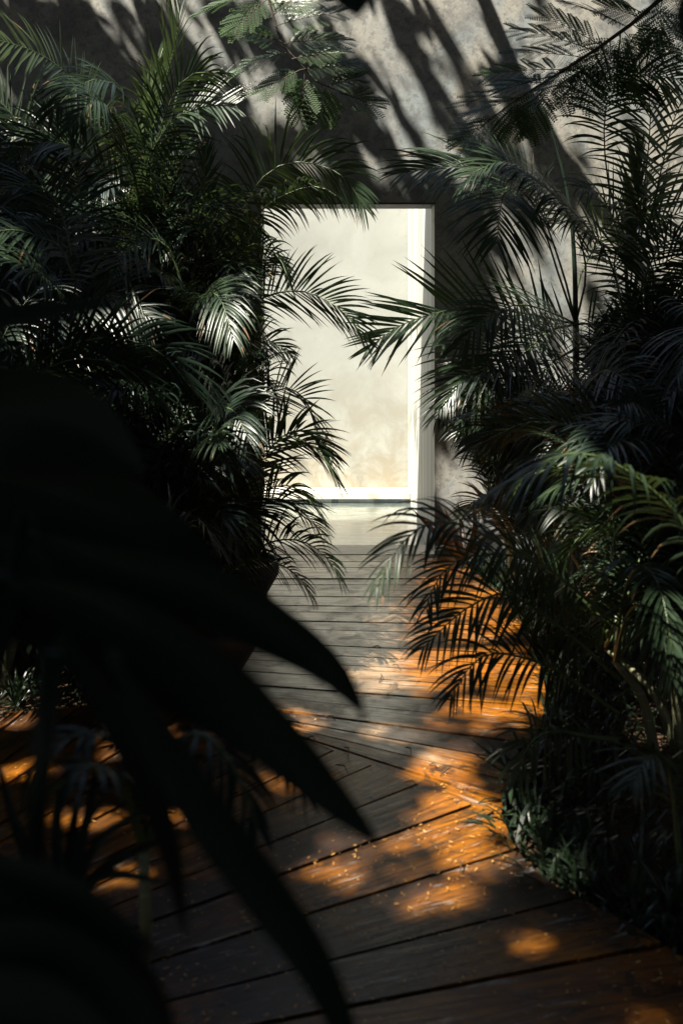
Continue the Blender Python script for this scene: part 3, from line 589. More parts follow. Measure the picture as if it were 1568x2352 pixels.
fr(pr3, [(1560, 1980, 2.7), (1540, 1790, 2.7), (1520, 1735, 2.65), (1480, 1750, 2.6), (1450, 1800, 2.55)], L=0.20, wid=0.012, roll=0, lift=10, droop=0.5, seed=137, start=0.3)
clump(pr3, 1.42, 3.9, 9, 0.25, 0.95, 7, seed=123, fl=(0.7, 1.15), L=0.28, az=(0, 360), polys=R_CLEAR, wid=0.011)
pr4 = thing('areca_palm', 'shaded areca palm between the bare cane and the foreground fronds on the right', 'palm', group=A)
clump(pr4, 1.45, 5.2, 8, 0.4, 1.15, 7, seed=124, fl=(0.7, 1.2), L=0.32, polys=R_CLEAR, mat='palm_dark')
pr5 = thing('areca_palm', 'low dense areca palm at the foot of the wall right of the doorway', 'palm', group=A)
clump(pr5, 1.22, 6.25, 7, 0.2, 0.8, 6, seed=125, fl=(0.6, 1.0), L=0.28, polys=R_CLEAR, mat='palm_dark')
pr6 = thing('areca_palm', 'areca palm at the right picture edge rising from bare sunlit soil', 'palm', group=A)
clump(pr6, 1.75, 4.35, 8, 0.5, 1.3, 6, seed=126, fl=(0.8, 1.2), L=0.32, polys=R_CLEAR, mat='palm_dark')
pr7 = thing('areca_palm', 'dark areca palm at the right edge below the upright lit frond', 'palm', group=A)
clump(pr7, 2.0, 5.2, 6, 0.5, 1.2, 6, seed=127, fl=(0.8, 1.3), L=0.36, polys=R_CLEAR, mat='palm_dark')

# ------------------------------------------------------------------ broad and strap leaves
def blade(parent, ctrl, width, roll=0.0, fold=0.25, mat='broad', name='leaf', base=0.18, tip=1.6, wav=0.0, seed=0, rib=0.006, m=18, side=None):
    r = np.random.default_rng(seed); pts, ln = spline(ctrl, m); T = nrm(np.gradient(pts, axis=0))
    if side is None: side = np.cross(T, nrm(np.array([0, 0, HC])[None] - pts))
    S = nrm(side - (side*T).sum(1, keepdims=True)*T) if not isinstance(side, tuple) else nrm(np.array(side)[None] - (np.array(side)*T).sum(1, keepdims=True)*T)
    Nn = np.cross(S, T); c, s = math.cos(R(roll)), math.sin(R(roll)); S, Nn = S*c + Nn*s, Nn*c - S*s
    V, Fc = [], []; nx = 4
    for i in range(m):
        q = i/(m-1); wq = width*0.5*max(0.02, (1-math.exp(-q/base))*(1-q**tip)**0.8)
        for j in range(-nx, nx+1):
            t = j/nx; ww = wav*width*math.sin(q*17 + j*1.1 + seed)*abs(t)
            V.append(pts[i] + S[i]*wq*t + Nn[i]*(wq*fold*abs(t)**1.4 + ww))
    k = 2*nx + 1
    for i in range(m-1):
        for j in range(k-1): Fc.append((i*k+j, i*k+j+1, (i+1)*k+j+1, (i+1)*k+j))
    o = link(name, V, Fc, [M[mat]], parent, smooth=True)
    if rib:
        mb = MB(); mb.tube([Vector(pts[i]) - Vector(Nn[i])*rib*0.4 for i in range(m)], [rib*(1-0.85*i/(m-1)) for i in range(m)], 6)
        mb.build('midrib', M[mat], o, True)
    return o
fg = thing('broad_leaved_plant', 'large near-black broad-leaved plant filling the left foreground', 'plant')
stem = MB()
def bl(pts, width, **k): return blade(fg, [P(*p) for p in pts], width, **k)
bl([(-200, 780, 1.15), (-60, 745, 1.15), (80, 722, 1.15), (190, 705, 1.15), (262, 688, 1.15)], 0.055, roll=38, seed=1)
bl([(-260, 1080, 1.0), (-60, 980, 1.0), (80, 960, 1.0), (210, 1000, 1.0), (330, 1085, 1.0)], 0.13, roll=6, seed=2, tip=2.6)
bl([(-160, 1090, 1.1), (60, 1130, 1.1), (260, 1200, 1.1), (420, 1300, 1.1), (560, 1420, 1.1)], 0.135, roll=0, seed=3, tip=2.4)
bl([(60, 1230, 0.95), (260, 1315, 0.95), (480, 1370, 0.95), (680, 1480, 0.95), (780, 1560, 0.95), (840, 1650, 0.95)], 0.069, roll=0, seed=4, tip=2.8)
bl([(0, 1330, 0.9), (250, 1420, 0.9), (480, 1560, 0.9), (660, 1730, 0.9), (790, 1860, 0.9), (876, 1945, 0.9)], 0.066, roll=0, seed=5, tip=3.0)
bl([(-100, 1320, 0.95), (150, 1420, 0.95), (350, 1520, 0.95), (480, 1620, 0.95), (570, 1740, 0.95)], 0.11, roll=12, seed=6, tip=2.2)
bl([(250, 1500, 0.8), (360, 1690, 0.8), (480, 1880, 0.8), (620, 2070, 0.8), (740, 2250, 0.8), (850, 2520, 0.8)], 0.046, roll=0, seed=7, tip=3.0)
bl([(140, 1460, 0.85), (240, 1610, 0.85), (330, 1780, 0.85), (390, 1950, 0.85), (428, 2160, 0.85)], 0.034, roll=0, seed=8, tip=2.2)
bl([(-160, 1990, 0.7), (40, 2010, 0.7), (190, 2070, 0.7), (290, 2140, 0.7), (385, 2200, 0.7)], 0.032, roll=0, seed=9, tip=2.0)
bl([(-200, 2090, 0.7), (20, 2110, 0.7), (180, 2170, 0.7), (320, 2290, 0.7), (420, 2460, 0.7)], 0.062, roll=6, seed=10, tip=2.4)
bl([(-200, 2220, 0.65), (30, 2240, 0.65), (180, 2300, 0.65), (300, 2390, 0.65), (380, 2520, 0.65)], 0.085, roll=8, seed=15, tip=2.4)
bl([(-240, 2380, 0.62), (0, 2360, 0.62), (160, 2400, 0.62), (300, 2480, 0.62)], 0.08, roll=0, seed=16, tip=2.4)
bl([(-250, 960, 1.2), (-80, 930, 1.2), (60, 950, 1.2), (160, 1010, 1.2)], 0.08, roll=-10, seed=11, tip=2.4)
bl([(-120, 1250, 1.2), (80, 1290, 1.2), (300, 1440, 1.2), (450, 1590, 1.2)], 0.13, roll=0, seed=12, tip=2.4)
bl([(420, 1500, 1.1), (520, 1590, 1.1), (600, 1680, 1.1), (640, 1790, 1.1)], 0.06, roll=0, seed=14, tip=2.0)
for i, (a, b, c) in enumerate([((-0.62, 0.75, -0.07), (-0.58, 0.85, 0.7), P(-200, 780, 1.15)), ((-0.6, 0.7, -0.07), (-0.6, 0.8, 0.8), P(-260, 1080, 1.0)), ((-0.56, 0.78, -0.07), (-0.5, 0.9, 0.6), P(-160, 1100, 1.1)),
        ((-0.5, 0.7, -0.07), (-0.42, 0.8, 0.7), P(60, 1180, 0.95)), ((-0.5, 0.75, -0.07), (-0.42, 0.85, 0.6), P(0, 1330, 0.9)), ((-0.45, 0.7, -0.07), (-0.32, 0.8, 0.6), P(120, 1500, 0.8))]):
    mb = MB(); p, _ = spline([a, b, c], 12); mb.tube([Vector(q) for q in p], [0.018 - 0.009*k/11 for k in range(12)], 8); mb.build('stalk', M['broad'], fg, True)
# narrow blurred fan between the broad leaves and the boards
nf = thing('parlour_palm', 'small dark palm with arching narrow leaves in front of the lower boards', 'palm')
for i, (pts, L) in enumerate([([(330, 1950, 1.7), (400, 1720, 1.7), (470, 1690, 1.65), (540, 1770, 1.6), (590, 1900, 1.55)], 0.15), ([(330, 1950, 1.8), (470, 1640, 1.8), (560, 1640, 1.75), (640, 1710, 1.7), (700, 1830, 1.65)], 0.16),
        ([(330, 1950, 1.7), (300, 1760, 1.7), (240, 1690, 1.7), (150, 1700, 1.65), (60, 1780, 1.6)], 0.16), ([(330, 1950, 1.7), (280, 1800, 1.6), (200, 1760, 1.5), (110, 1830, 1.45)], 0.15)]):
    fr(nf, pts, L=L, wid=0.010, lift=8, droop=1.0, seed=200+i, mat='broad', n=15)
mb = MB(); mb.tube([G(330, 2350) + (-0.07,), P(335, 2150, 1.75), P(330, 1950, 1.7)], [0.014, 0.012, 0.01], 7); mb.build('cane', M['cane'], nf, True)
# strap-leaved rosettes
def rosette(name, label, cat, x, y, n, ln, wd, seed, mat='lance', z=-0.06, e=(25, 80), droop=0.5, stem=0.0, group=None):
    r = random.Random(seed); t = thing(name, label, cat, group=group); o = Vector((x, y, z + stem))
    if stem:
        mb = MB(); mb.tube([(x, y, z-0.02), (x+0.008, y, z+stem*0.5), tuple(o)], 0.006, 6); mb.build('stem', M['twig'], t)
    for i in range(n):
        a = 2.399*i + r.uniform(-.3, .3); el = R(r.uniform(*e)); L = ln*r.uniform(0.65, 1.1)
        d = Vector((math.cos(a)*math.cos(el), math.sin(a)*math.cos(el), math.sin(el)))
        b = o - Vector((0, 0, 0.03 if stem else 0))*(i/n)
        p1 = b + d*L*0.5; p2 = b + d*L*0.95 - Vector((0, 0, 1))*droop*L*0.35
        blade(t, [b, p1, p2], wd*r.uniform(0.8, 1.15), mat=mat, base=0.22, tip=1.9, fold=0.3, seed=i, rib=0, m=9, side=tuple(Vector((-math.sin(a), math.cos(a), 0))))
    return t
LG = 'lance-leaved plants along the edge of the boards'
st = thing('strap_leaf_plant', 'black strap-leaved plant silhouetted against sunlit boards at the lower left', 'plant')
for i, (x1, y1, x2, y2, d) in enumerate([(60, 1960, -20, 1700, 1.6), (90, 1930, 60, 1790, 1.55), (130, 1900, 160, 1740, 1.6), (190, 1910, 265, 1800, 1.5), (230, 1930, 350, 1850, 1.5), (260, 1980, 440, 1905, 1.45), (240, 2010, 400, 2030, 1.4), (60, 2010, -60, 1930, 1.5), (200, 1880, 230, 1730, 1.65), (110, 2020, 10, 2110, 1.35), (280, 1960, 330, 1990, 1.4), (170, 1890, 190, 1790, 1.7)]):
    blade(st, [P(150, 2090, 1.5), P(x1, y1, (1.5+d)/2), P(x2, y2, d)], 0.022, base=0.1, tip=1.7, fold=0.3, seed=i, rib=0, m=10)
mb = MB(); mb.tube([G(150, 2700) + (-0.07,), P(150, 2300, 1.5), P(150, 2085, 1.5)], [0.012, 0.01, 0.008], 7); mb.build('stem', M['broad'], st, True)
rosette('lance_leaf_plant', 'grey-green lance-leaved plant leaning over the sunlit board edge', 'plant', 0.60, 3.42, 11, 0.20, 0.030, 1, stem=0.17, e=(-5, 60), droop=0.2, group=LG)
for i, (x, y, lab) in enumerate([(0.655, 3.30, 'glossy lance-leaved plant right below the one leaning over the boards'), (0.68, 3.12, 'dense lance-leaved plant at the inner bend of the board edge'), (0.74, 2.97, 'small dim lance-leaved plant past the bend of the board edge'),
        (0.84, 2.86, 'dark lance-leaved plant where the board edge runs out to the right'), (0.96, 2.78, 'spreading lance-leaved rosette at the lower right'), (1.04, 2.62, 'pale glossy lance-leaved rosette in the lower right corner'), (0.78, 3.20, 'shaded lance-leaved plant behind the bend of the board edge'),
        (0.95, 3.05, 'near-black lance-leaved plant under the right foreground palm'), (0.75, 3.62, 'tall shaded lance-leaved plant beside the brightest boards'), (0.83, 3.8, 'dim lance-leaved plant at the foot of the right foreground palm')]):
    rosette('lance_leaf_plant', lab, 'plant', x, y, 15 if i != 4 else 17, 0.20 if i not in (4, 5) else 0.24, 0.026 if i not in (4, 5) else 0.036, 20+i, e=(8, 78), group=LG, stem=0.05 if i in (4, 5) else 0.0)
rosette('lance_leaf_plant', 'pale lance-leaved plant at the left edge beside the far walk', 'plant', -1.50, 4.42, 18, 0.26, 0.030, 61, e=(10, 75), group=LG)
rosette('lance_leaf_plant', 'bright-edged lance-leaved plant behind the one at the left edge', 'plant', -1.42, 4.62, 16, 0.24, 0.028, 62, e=(10, 75), group=LG)
rosette('lance_leaf_plant', 'sunflecked lance-leaved plant in the gap between dark broad leaves at left', 'plant', -1.05, 4.55, 18, 0.24, 0.024, 63, e=(10, 75), group=LG)
sp = thing('bromeliad', 'dark bromeliad with orange-edged strap leaves at the right foot of the doorway', 'plant')
for i, (pts, wd) in enumerate([([(1060, 1290, 6.5), (1000, 1225, 6.4), (945, 1168, 6.35)], 0.055), ([(1062, 1290, 6.5), (1022, 1220, 6.5), (975, 1195, 6.4)], 0.06), ([(1066, 1290, 6.5), (1045, 1230, 6.45), (1020, 1165, 6.45)], 0.06), ([(1066, 1290, 6.5), (1090, 1220, 6.45), (1085, 1160, 6.4)], 0.06), ([(1066, 1290, 6.5), (1110, 1240, 6.5), (1160, 1200, 6.5)], 0.055), ([(1060, 1290, 6.5), (1040, 1265, 6.3), (1010, 1250, 6.2)], 0.05), ([(1064, 1290, 6.5), (1060, 1220, 6.7), (1050, 1150, 6.8)], 0.05)]):
    blade(sp, [P(*p) for p in pts], wd, mat='purple', base=0.10, tip=1.6, fold=0.45, seed=i, rib=0, m=10)
def ground_cover(name, spots, n, seed):
    g = random.Random(seed); mb = MB()
    for i in range(n):
        x, y, hh = spots(g)
        if on_deck(x, y): continue
        a, e, L, w_ = g.uniform(0, 6.28), R(g.uniform(15, 85)), hh*g.uniform(0.6, 1.3), g.uniform(0.004, 0.008)
        d = Vector((math.cos(a)*math.cos(e), math.sin(a)*math.cos(e), math.sin(e))); s = Vector((-math.sin(a), math.cos(a), 0))*w_; o_ = Vector((x, y, -0.07)); q = o_ + d*L*0.5; t_ = o_ + d*L*0.95 - Vector((0, 0, L*0.3))
        m_ = q.lerp(t_, 0.5) + Vector((0, 0, L*0.05))
        mb.add([o_ - s*0.4, o_ + s*0.4, q + s, q - s, m_ + s*0.8, m_ - s*0.8, t_], [(0, 1, 2, 3), (3, 2, 4, 5), (5, 4, 6)])
    tag(mb.build(name, M['lance']), 'low dark ground cover filling the beds beside the boards', 'ground cover', kind='stuff')
def bed_right(g):
    y = g.uniform(2.45, 7.0); return (float(np.interp(y, [2.45, 2.7, 3.0, 3.3, 3.6, 4.1, 5.0, 6.1, 7.0], [1.0, .80, .57, .53, .62, .82, .99, .97, .85])) + abs(g.gauss(0, 0.28)) + 0.01, y, 0.24)
def bed_left(g):
    if g.random() < 0.5: return (g.uniform(-2.4, -0.62), g.uniform(4.35, 5.4), 0.25)
    return (-0.66 - abs(g.gauss(0, 0.3)), g.uniform(4.4, 7.0), 0.25)
ground_cover('ground_cover', bed_right, 2600, 5); ground_cover('ground_cover', bed_left, 1500, 6)
# dark pots at the left edge of the boards
def pot(x, y, r_, h, label, seed, n=22):
    t = thing('planter_pot', label, 'pot', group='black pots beside the boards'); mb = MB(); prof = [(0.55, -0.07), (0.82, h*0.25), (0.98, h*0.6), (1.0, h*0.85), (0.96, h), (0.88, h), (0.86, h-0.03), (0.0, h-0.03)]; k = 36
    for (a, z) in prof:
        for j in range(k): mb.v.append((x + r_*a*math.cos(2*math.pi*j/k), y + r_*a*math.sin(2*math.pi*j/k), z))
    for i in range(len(prof)-1):
        for j in range(k): mb.f.append((i*k+j, i*k+(j+1) % k, (i+1)*k+(j+1) % k, (i+1)*k+j)); mb.m.append(1 if i == len(prof)-2 else 0)
    mb.build('bowl', [M['pot'], M['soil']], t, True)
    return t
pot(-0.66, 6.05, 0.27, 0.22, 'round black pot at the left of the boards nearest the doorway', 1)
pot(-0.72, 4.72, 0.33, 0.26, 'round black pot at the left of the boards below the broad leaf tips', 2)
rosette('lily_turf', 'tuft of dark narrow leaves in the pot nearest the doorway', 'plant', -0.66, 6.05, 40, 0.36, 0.014, 91, z=0.19, e=(20, 85), droop=1.1, mat='broad', group='grassy tufts in the pots')
rosette('lily_turf', 'tuft of dark narrow leaves in the pot below the broad leaf tips', 'plant', -0.72, 4.72, 46, 0.36, 0.014, 92, z=0.23, e=(20, 85), droop=1.1, mat='broad', group='grassy tufts in the pots')

# ------------------------------------------------------------------ overhead trees
def feather_leaf(parent, b, tip, npair=11, pl=0.16, seed=0, sag=0.05, face=None):
    """twice-feathered leaf: a stalk, paired pinnae, each with paired tiny leaflets"""
    r = random.Random(seed); b, tip = Vector(b), Vector(tip); ln = (tip-b).length; m = (b+tip)/2 + Vector((0, 0, sag*ln))
    up = Vector((r.uniform(-.3, .3), -0.75 + r.uniform(-.3, .3), 0.75)).normalized()
    curve = lambda t: b*(1-t)**2 + m*2*t*(1-t) + tip*t*t
    mb = MB(); mb.tube([curve(i/6) for i in range(7)], [0.0028*(1-0.7*i/6) for i in range(7)], 4, 1)
    for i in range(npair):
        t = 0.16 + 0.84*i/(npair-1); c = curve(t); tg = (curve(min(1, t+.03)) - curve(t-.03)).normalized()
        sd = tg.cross(up).normalized(); un = sd.cross(tg)
        for s in (-1, 1):
            L = pl*(0.55 + 0.45*math.sin(math.pi*(0.2+0.7*t)))*r.uniform(0.85, 1.1); a = R(62 - 34*t + r.uniform(-6, 6))
            d = (tg*math.cos(a) + sd*s*math.sin(a) + un*r.uniform(-.05, .12)).normalized()
            g = r.uniform(0.10, 0.42); nl = max(8, int(L/0.0125)); q = Vector(c); mbp = [q.copy()]
            nv = d.cross(un).normalized(); lw = r.uniform(0.0052, 0.0062); ll = 0.026
            for k in range(nl):
                dd = (d + Vector((0, 0, -g*(k/nl)))).normalized(); q = q + dd*(L/nl)
                lf = ll*(0.55 + 0.45*math.sin(math.pi*(k+1)/(nl+1)))
                for s2 in (-1, 1):
                    e = (nv*s2*0.9 + dd*0.42).normalized(); tw = un.lerp(-dd, 0.25)
                    wv = e.cross(tw).normalized()*lw
                    mb.add([q, q + e*lf*0.5 + wv, q + e*lf, q + e*lf*0.5 - wv], [(0, 1, 2, 3)], 0)
                if k % 3 == 2 or k == nl-1: mbp.append(q.copy())
            mb.tube(mbp, 0.0011, 3, 1)
    return mb.build('feather_leaf', [M['feather'], M['bark']], parent)
def branch(parent, pts, r0, r1):
    p, _ = spline(pts, 26); mb = MB(); mb.tube([Vector(q) for q in p], [r0 + (r1-r0)*i/25 for i in range(26)], 7); return mb.build('branch', M['bark'], parent, True)

# chosen sunlit places in the picture's coordinates; crown leaves are cut to suit
c_sl = SD.x/(-SD.z)
def lit_wall(x, y):
    c = x - c_sl*y
    l = np.zeros_like(x)
    def band(a, b, y0, y1, v): 
        nonlocal l; a -= 11; b += 11; l = np.where((c > a) & (c < b) & (y > y0) & (y < y1), np.maximum(l, v), l)
    band(690, 1110, -900, 460, 0.07); band(1108, 4000, -900, 2000, 0.97); band(1000, 1078, -900, 160, 0.85); band(985, 1040, 170, 420, 0.6)
    band(926, 954, -300, 330, 0.75); band(800, 856, -600, 440, 0.92); band(730, 772, -300, 110, 0.9); band(690, 720, -300, 60, 0.4); band(736, 770, 200, 430, 0.9); band(650, 690, 320, 440, 0.6)
    band(450, 548, 120, 300, 0.985); band(455, 545, 300, 420, 0.5); band(395, 450, -40, 200, 0.75); band(214, 236, -60, 170, 0.5); band(270, 288, -200, 120, 0.4)
    band(590, 640, -200, 120, 0.75); band(660, 700, -200, 160, 0.7); band(100, 130, 640, 800, 0.7); band(-120, -60, 100, 260, 0.25)
    l = np.where((x > 1125) & (y > 440) & (y < 1300) & (c > 640), np.maximum(l, 0.85), l)
    return l
DECK = [(860, 1420, 140, 60), (840, 1300, 90, 20), (700, 1440, 60, 30), (900, 1330, 120, 26), (940, 1680, 100, 20), (1075, 1310, 70, 28), (1110, 1425, 90, 42), (1090, 1530, 110, 48), (880, 1490, 110, 34), (950, 1555, 110, 26), (1130, 1625, 100, 30), (1075, 1770, 90, 80), (1080, 1880, 125, 54), (920, 1535, 120, 50), (1090, 1345, 60, 28), (1190, 1560, 60, 40), (870, 1935, 100, 20), (990, 2060, 110, 26), (1090, 1960, 90, 26), (860, 2010, 70, 22),
        (1215, 2165, 55, 14), (1480, 2345, 60, 12), (60, 1770, 40, 14), (190, 1880, 50, 12), (420, 1880, 36, 12), (20, 1648, 40, 14), (690, 1405, 40, 14), (1530, 1610, 70, 60), (1180, 1700, 60, 16), (660, 1650, 60, 14), (1290, 1985, 50, 10), (660, 1790, 40, 10), (1130, 1990, 50, 20), (760, 1990, 50, 12), (280, 2010, 30, 6)]
def lit_deck(x, y):
    l = np.zeros_like(x)
    wob = 0.16*np.sin(x*0.071 + 2.1*np.sin(y*0.043)) + 0.16*np.sin(y*0.13 + 1.7*np.sin(x*0.037)) + 0.12*np.sin(x*0.19 + y*0.11)
    for (a, b, rx, ry) in DECK:
        yd = FPX*HC/max(b-HY, 1); pd = 0.06 if yd > 2.95 else 0.035; d = np.hypot((x-a)/(rx + pd*FPX/yd), (y-b)/(ry + pd*0.85*FPX*HC/yd**2)) + wob; l = np.maximum(l, np.clip((1.12-d)/0.16, 0, 1)*(0.7 if ry in (60, 20) else 0.97))
    return l
FLECK = [(P(*q), r_) for q, r_ in [((90, 110, 5.3), 0.36), ((455, 215, 5.6), 0.26), ((190, 240, 5.1), 0.2), ((370, 880, 5.1), 0.15), ((650, 1050, 5.35), 0.16), ((745, 1085, 5.2), 0.1),
    ((690, 385, 6.2), 0.22), ((1170, 450, 5.9), 0.28), ((1490, 330, 5.8), 0.42), ((1440, 1060, 2.8), 0.14), ((1110, 1800, 3.42), 0.12), ((600, 60, 5.4), 0.3), ((680, 150, 5.4), 0.22),
    ((20, 1560, 4.45), 0.18), ((400, 290, 5.8), 0.18), ((1470, 1000, 6.0), 0.2), ((1380, 1300, 3.9), 0.15), ((300, 880, 5.0), 0.1), ((360, 920, 5.0), 0.10), ((520, 1050, 5.4), 0.15), ((240, 1000, 4.9), 0.12), ((330, 1230, 3.8), 0.12), ((110, 1400, 3.72), 0.1), ((460, 850, 5.2), 0.12)]]
SHADE = [(P(*q), r_) for q, r_ in [((250, 620, 5.0), 0.28), ((1020, 1250, 3.15), 0.12), ((1000, 1330, 3.6), 0.16), ((1060, 1430, 3.5), 0.18), ((1060, 1560, 3.4), 0.12), ((1480, 1790, 2.6), 0.10), ((1110, 270, 5.3), 0.25), ((1210, 190, 5.2), 0.3), ((1330, 120, 5.2), 0.35), ((1450, 60, 5.15), 0.4), ((1390, 180, 5.2), 0.25)]]
def sun_lit(C):
    d = np.array(SD); t = (WY0 - C[:, 1])/d[1]; z = C[:, 2] + t*d[2]; x = C[:, 0] + t*d[0]
    lw = lit_wall(CX + FPX*x/WY0, HY + FPX*(HC - z)/WY0)
    t2 = -C[:, 2]/d[2]; X = C[:, 0] + t2*d[0]; Y = np.maximum(C[:, 1] + t2*d[1], 0.3)
    ld = lit_deck(CX + FPX*X/Y, HY + FPX*HC/Y)
    vis = np.where(z > 0, (np.abs(x) < 3.6) | ((z > WTOP - 0.1) & (np.abs(x + 3) < 6)), (np.abs(X) < 2.4) & (Y < 7.2) & (Y > 1.6))
    l = np.where(z > 0, lw, ld); xf = C[:, 0] + d[0]*(FY - C[:, 1])/d[1]; zf = C[:, 2] + d[2]*(FY - C[:, 1])/d[1]; cf = (CX + FPX*xf/FY) - c_sl*(HY + FPX*(HC - zf)/FY)
    l = np.where((z > WTOP - 0.1) & (x > -9), np.where((np.abs(cf - 430) < 16) | (np.abs(cf - 330) < 10) | (np.abs(cf - 250) < 12) | (np.abs(cf - 540) < 8), 0.80, 0.995), l)
    for (q, rad) in FLECK:
        v = C - np.array(q); s = v @ d; dist = np.linalg.norm(v - s[:, None]*d, axis=1)
        l = np.maximum(l, np.where(s < 0, np.clip((rad + 0.09 - dist)/0.05, 0, 0.98), 0))
    for (q, rad) in SHADE:
        v = C - np.array(q); s = v @ d; dist = np.linalg.norm(v - s[:, None]*d, axis=1); l = np.where((s < 0) & (dist < rad), 0, l)
    return l, vis
TRUNKS = [(-4.9, 3.0), (3.3, 2.6), (-3.4, -3.2), (3.2, -3.6), (-8.2, -0.5)]  # last three are unseen trees added to carry the shading canopy
TL = ['feathery-leaved tree whose green spray hangs in from the top centre', 'feathery-leaved tree whose dark spray reaches in from the top right corner', 'unseen tree added behind the viewer on the left to shade the garden', 'unseen tree added behind the viewer on the right to shade the garden', 'unseen tree added far out to the left of the walk to shade it']
rg = np.random.default_rng(3)
def leaves(C, size, seed):
    g = np.random.default_rng(seed); n = len(C)
    d = nrm(g.normal(size=(n, 3))*np.array([1, 1, 0.35])); nv = nrm(g.normal(size=(n, 3))*0.55 + Z); s = nrm(np.cross(d, nv))
    L = (size*g.uniform(0.7, 1.3, n))[:, None]; W_ = L*0.28
    V = np.stack([C - d*L*0.5, C - d*L*0.1 + s*W_, C + d*L*0.25 + s*W_*0.8, C + d*L*0.55 - Z*L*0.1, C + d*L*0.25 - s*W_*0.8, C - d*L*0.1 - s*W_], 1).reshape(-1, 3)
    return V, np.arange(n*6).reshape(n, 6)
n = 420000
C = np.stack([rg.uniform(-13, 6.5, n), rg.uniform(-9, 6.95, n), rg.uniform(6.6, 11.0, n)], 1)
lit, vis = sun_lit(C)
keep = (vis & (rg.random(n) < -np.log(np.clip(lit, 1e-3, 1))/4.6) & ((C[:, 1] < 6.3) | (C[:, 2] > 7.0))) | (~vis & (rg.random(n) < 0.10))
C, vis = C[keep], vis[keep]
sizes = np.where(vis, 0.14, 0.40)
own = np.argmin(np.stack([np.hypot(C[:, 0]-a, C[:, 1]-b) for a, b in TRUNKS]), 0)
trees = []
for i, (a, b) in enumerate(TRUNKS):
    t = thing('shade_tree', TL[i], 'tree', group='shade trees over the walk'); trees.append(t); r = random.Random(400+i)
    mb = MB(); p, _ = spline([(a, b, -0.1), (a+0.15, b+0.1, 2.4), (a-0.05, b+0.2, 5.8), (a+0.1, b+0.1, 9.4)], 14); mb.tube([Vector(q) for q in p], [0.2 - 0.010*k for k in range(14)], 10); mb.build('trunk', M['bark'], t, True)
    sel = own == i; V, Fc = leaves(C[sel], sizes[sel], 50+i)
    link('crown', V, Fc, [M['canopy']], t)  # crown shaped by the light mask, gaps placed for the wanted sun patches
    for k in range(5):
        th = r.uniform(0, 6.28); e = Vector((a + 2.4*math.cos(th), min(6.6, b + 2.4*math.sin(th)), r.uniform(8.0, 10.0)))
        mid = sun_lit(np.array([[*e]])); 
        branch(t, [(a, b, 5.4 + 0.4*k), (a + 0.9*math.cos(th), b + 0.9*math.sin(th), 7.2), tuple(e)], 0.07, 0.02)
# the bough whose shadow slants down the bright wall
W1, W2, W3, W4 = (P(*q, WY0) for q in ((1085, -60), (1240, 280), (1420, 540), (1580, 760)))
branch(trees[1], [(3.3, 2.6, 4.9), (2.1, 4.2, 5.7), W4 - SD*5.0, W3 - SD*4.3, W2 - SD*3.5, W1 - SD*2.3], 0.085, 0.05)
# sprays
FD = 5.4
sp1 = [(600, -120, FD), (612, 0, FD), (640, 88, FD), (690, 160, FD), (750, 200, FD), (842, 236, FD)]
branch(trees[0], [(-4.9, 3.0, 5.8), (-2.6, 4.6, 6.2), (-1.0, 5.3, 5.2)] + [P(*q) for q in sp1], 0.04, 0.003)
for i, (x0, y0, x1, y1) in enumerate([(606, -20, 470, 22), (612, 0, 540, 62), (622, 40, 690, -10), (630, 60, 770, 30), (645, 95, 548, 72), (660, 120, 552, 158), (650, 100, 778, 92), (690, 160, 800, 150), (690, 160, 612, 205), (700, 170, 690, 258), (740, 195, 735, 258), (750, 200, 812, 180), (780, 214, 850, 238), (615, 10, 745, 5), (670, 135, 770, 122)]):
    d0 = FD + random.Random(i).uniform(-.12, .12); feather_leaf(trees[0], P(x0, y0, FD), P(x1, y1, d0), npair=8, pl=0.15, seed=500+i)
sp2 = [(1760, -120, 5.1), (1570, -40, 5.15), (1440, 62, 5.2), (1340, 132, 5.2), (1250, 188, 5.25), (1180, 232, 5.3), (1095, 300, 5.3)]
branch(trees[1], [(3.3, 2.6, 5.2), (2.9, 4.2, 4.6)] + [P(*q) for q in sp2], 0.045, 0.003)
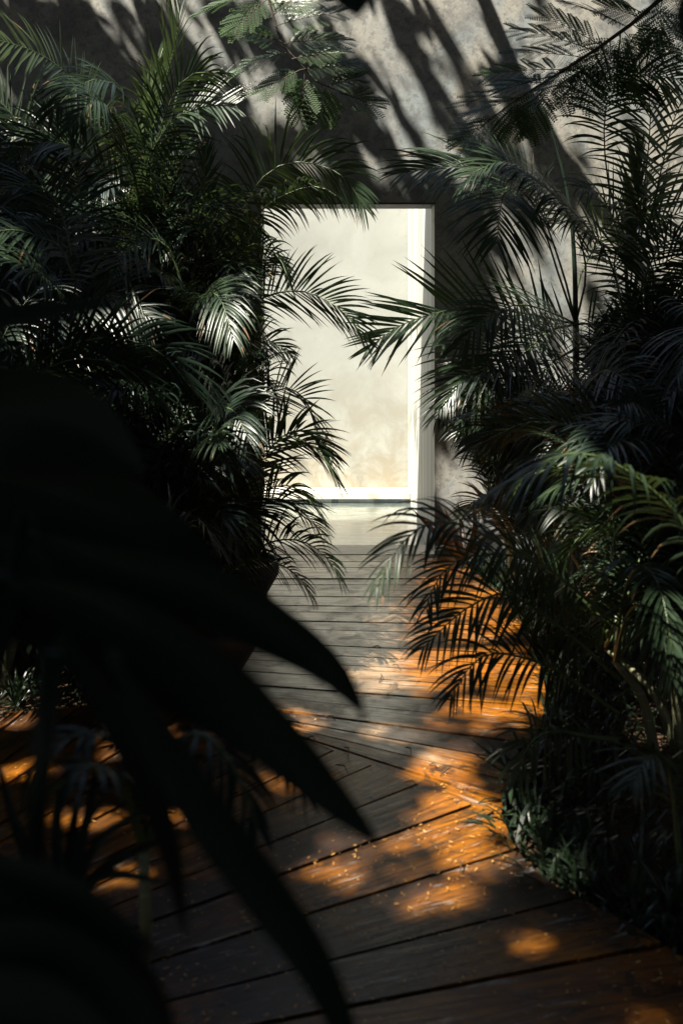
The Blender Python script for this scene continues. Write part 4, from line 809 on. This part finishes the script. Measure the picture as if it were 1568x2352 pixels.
for i, (x0, y0, x1, y1) in enumerate([(1360, 115, 1196, 70), (1340, 132, 1190, 122), (1300, 160, 1130, 170), (1270, 175, 1070, 240), (1200, 222, 1085, 262), (1140, 262, 1066, 322), (1110, 285, 1075, 318), (1240, 195, 1215, 290), (1180, 232, 1180, 285), (1300, 160, 1285, 235), (1330, 138, 1360, 225), (1400, 90, 1400, 190), (1430, 70, 1490, 150), (1440, 62, 1300, 5), (1480, 35, 1370, -20), (1500, 10, 1560, 110), (1380, 105, 1250, 40), (1420, 75, 1440, 180), (1520, 0, 1500, 90), (1470, 40, 1400, 20), (1350, 125, 1310, 215), (1290, 165, 1230, 230), (1540, -20, 1570, 60), (1450, 55, 1540, 130), (1410, 80, 1350, 160), (1250, 190, 1160, 195), (1380, 100, 1440, 215)]):
    g = random.Random(900+i); feather_leaf(trees[1], P(x0, y0, 5.22), P(x1, y1, 5.2 + g.uniform(-.2, .15)), npair=8, pl=0.16, seed=600+i)
# dark hanging leaves close to the lens at the top
hv = thing('hanging_vine', 'black out-of-focus vine leaves hanging at the very top edge', 'vine')
branch(hv, [(3.3, 2.6, 4.6), (1.6, 1.9, 2.9), (0.75, 1.2, 2.15), (0.4, 1.0, 2.13), (0.0, 0.95, 2.12), (-0.3, 0.95, 2.16)], 0.012, 0.004)
blade(hv, [(0.02, 0.95, 2.12), (0.022, 0.95, 2.07), P(815, -20, 0.95), P(822, 40, 0.95)], 0.11, base=0.12, tip=2.4, seed=3, fold=0.15)
blade(hv, [(0.5, 1.02, 2.13), (0.43, 1.0, 2.08), P(1600, 20, 1.0), P(1560, 95, 1.0)], 0.11, base=0.12, tip=2.2, seed=4, fold=0.15)
blade(hv, [(0.40, 1.0, 2.13), (0.375, 1.0, 2.08), P(1530, -30, 1.0), P(1490, 10, 1.0)], 0.06, base=0.12, tip=2.2, seed=5, fold=0.15)
# added unseen thickets on both sides and behind, there to block sky light
def sky_block_thicket(label, x0, x1, y0, y1, h, n, seed):
    g = np.random.default_rng(seed); t = thing('sky_block_thicket', label, 'bushes', group='added thickets blocking sky light')
    C = np.stack([g.uniform(x0, x1, n), g.uniform(y0, y1, n), g.uniform(0.1, h, n)], 1); V, Fc = leaves(C, np.full(n, 0.42), seed); link('foliage', V, Fc, [M['canopy']], t)
    for k in range(5):
        mb = MB(); a, b = g.uniform(x0, x1), g.uniform(y0, y1); mb.tube([(a, b, -0.1), (a+.1, b, h*.5), (a+.2, b+.1, h*.9)], [0.05, 0.04, 0.02], 6); mb.build('stem', M['bark'], t)
sky_block_thicket('unseen dense bushes added at the left to block sky light', -8.5, -5.2, -3, 6.6, 6.3, 5600, 1)
sky_block_thicket('unseen dense bushes added at the right to block sky light', 3.3, 6.0, -3, 6.8, 6.5, 4600, 2)
sky_block_thicket('unseen dense bushes added behind the viewer to block sky light', -7, 6, -6.5, -4.6, 7.5, 6200, 3)
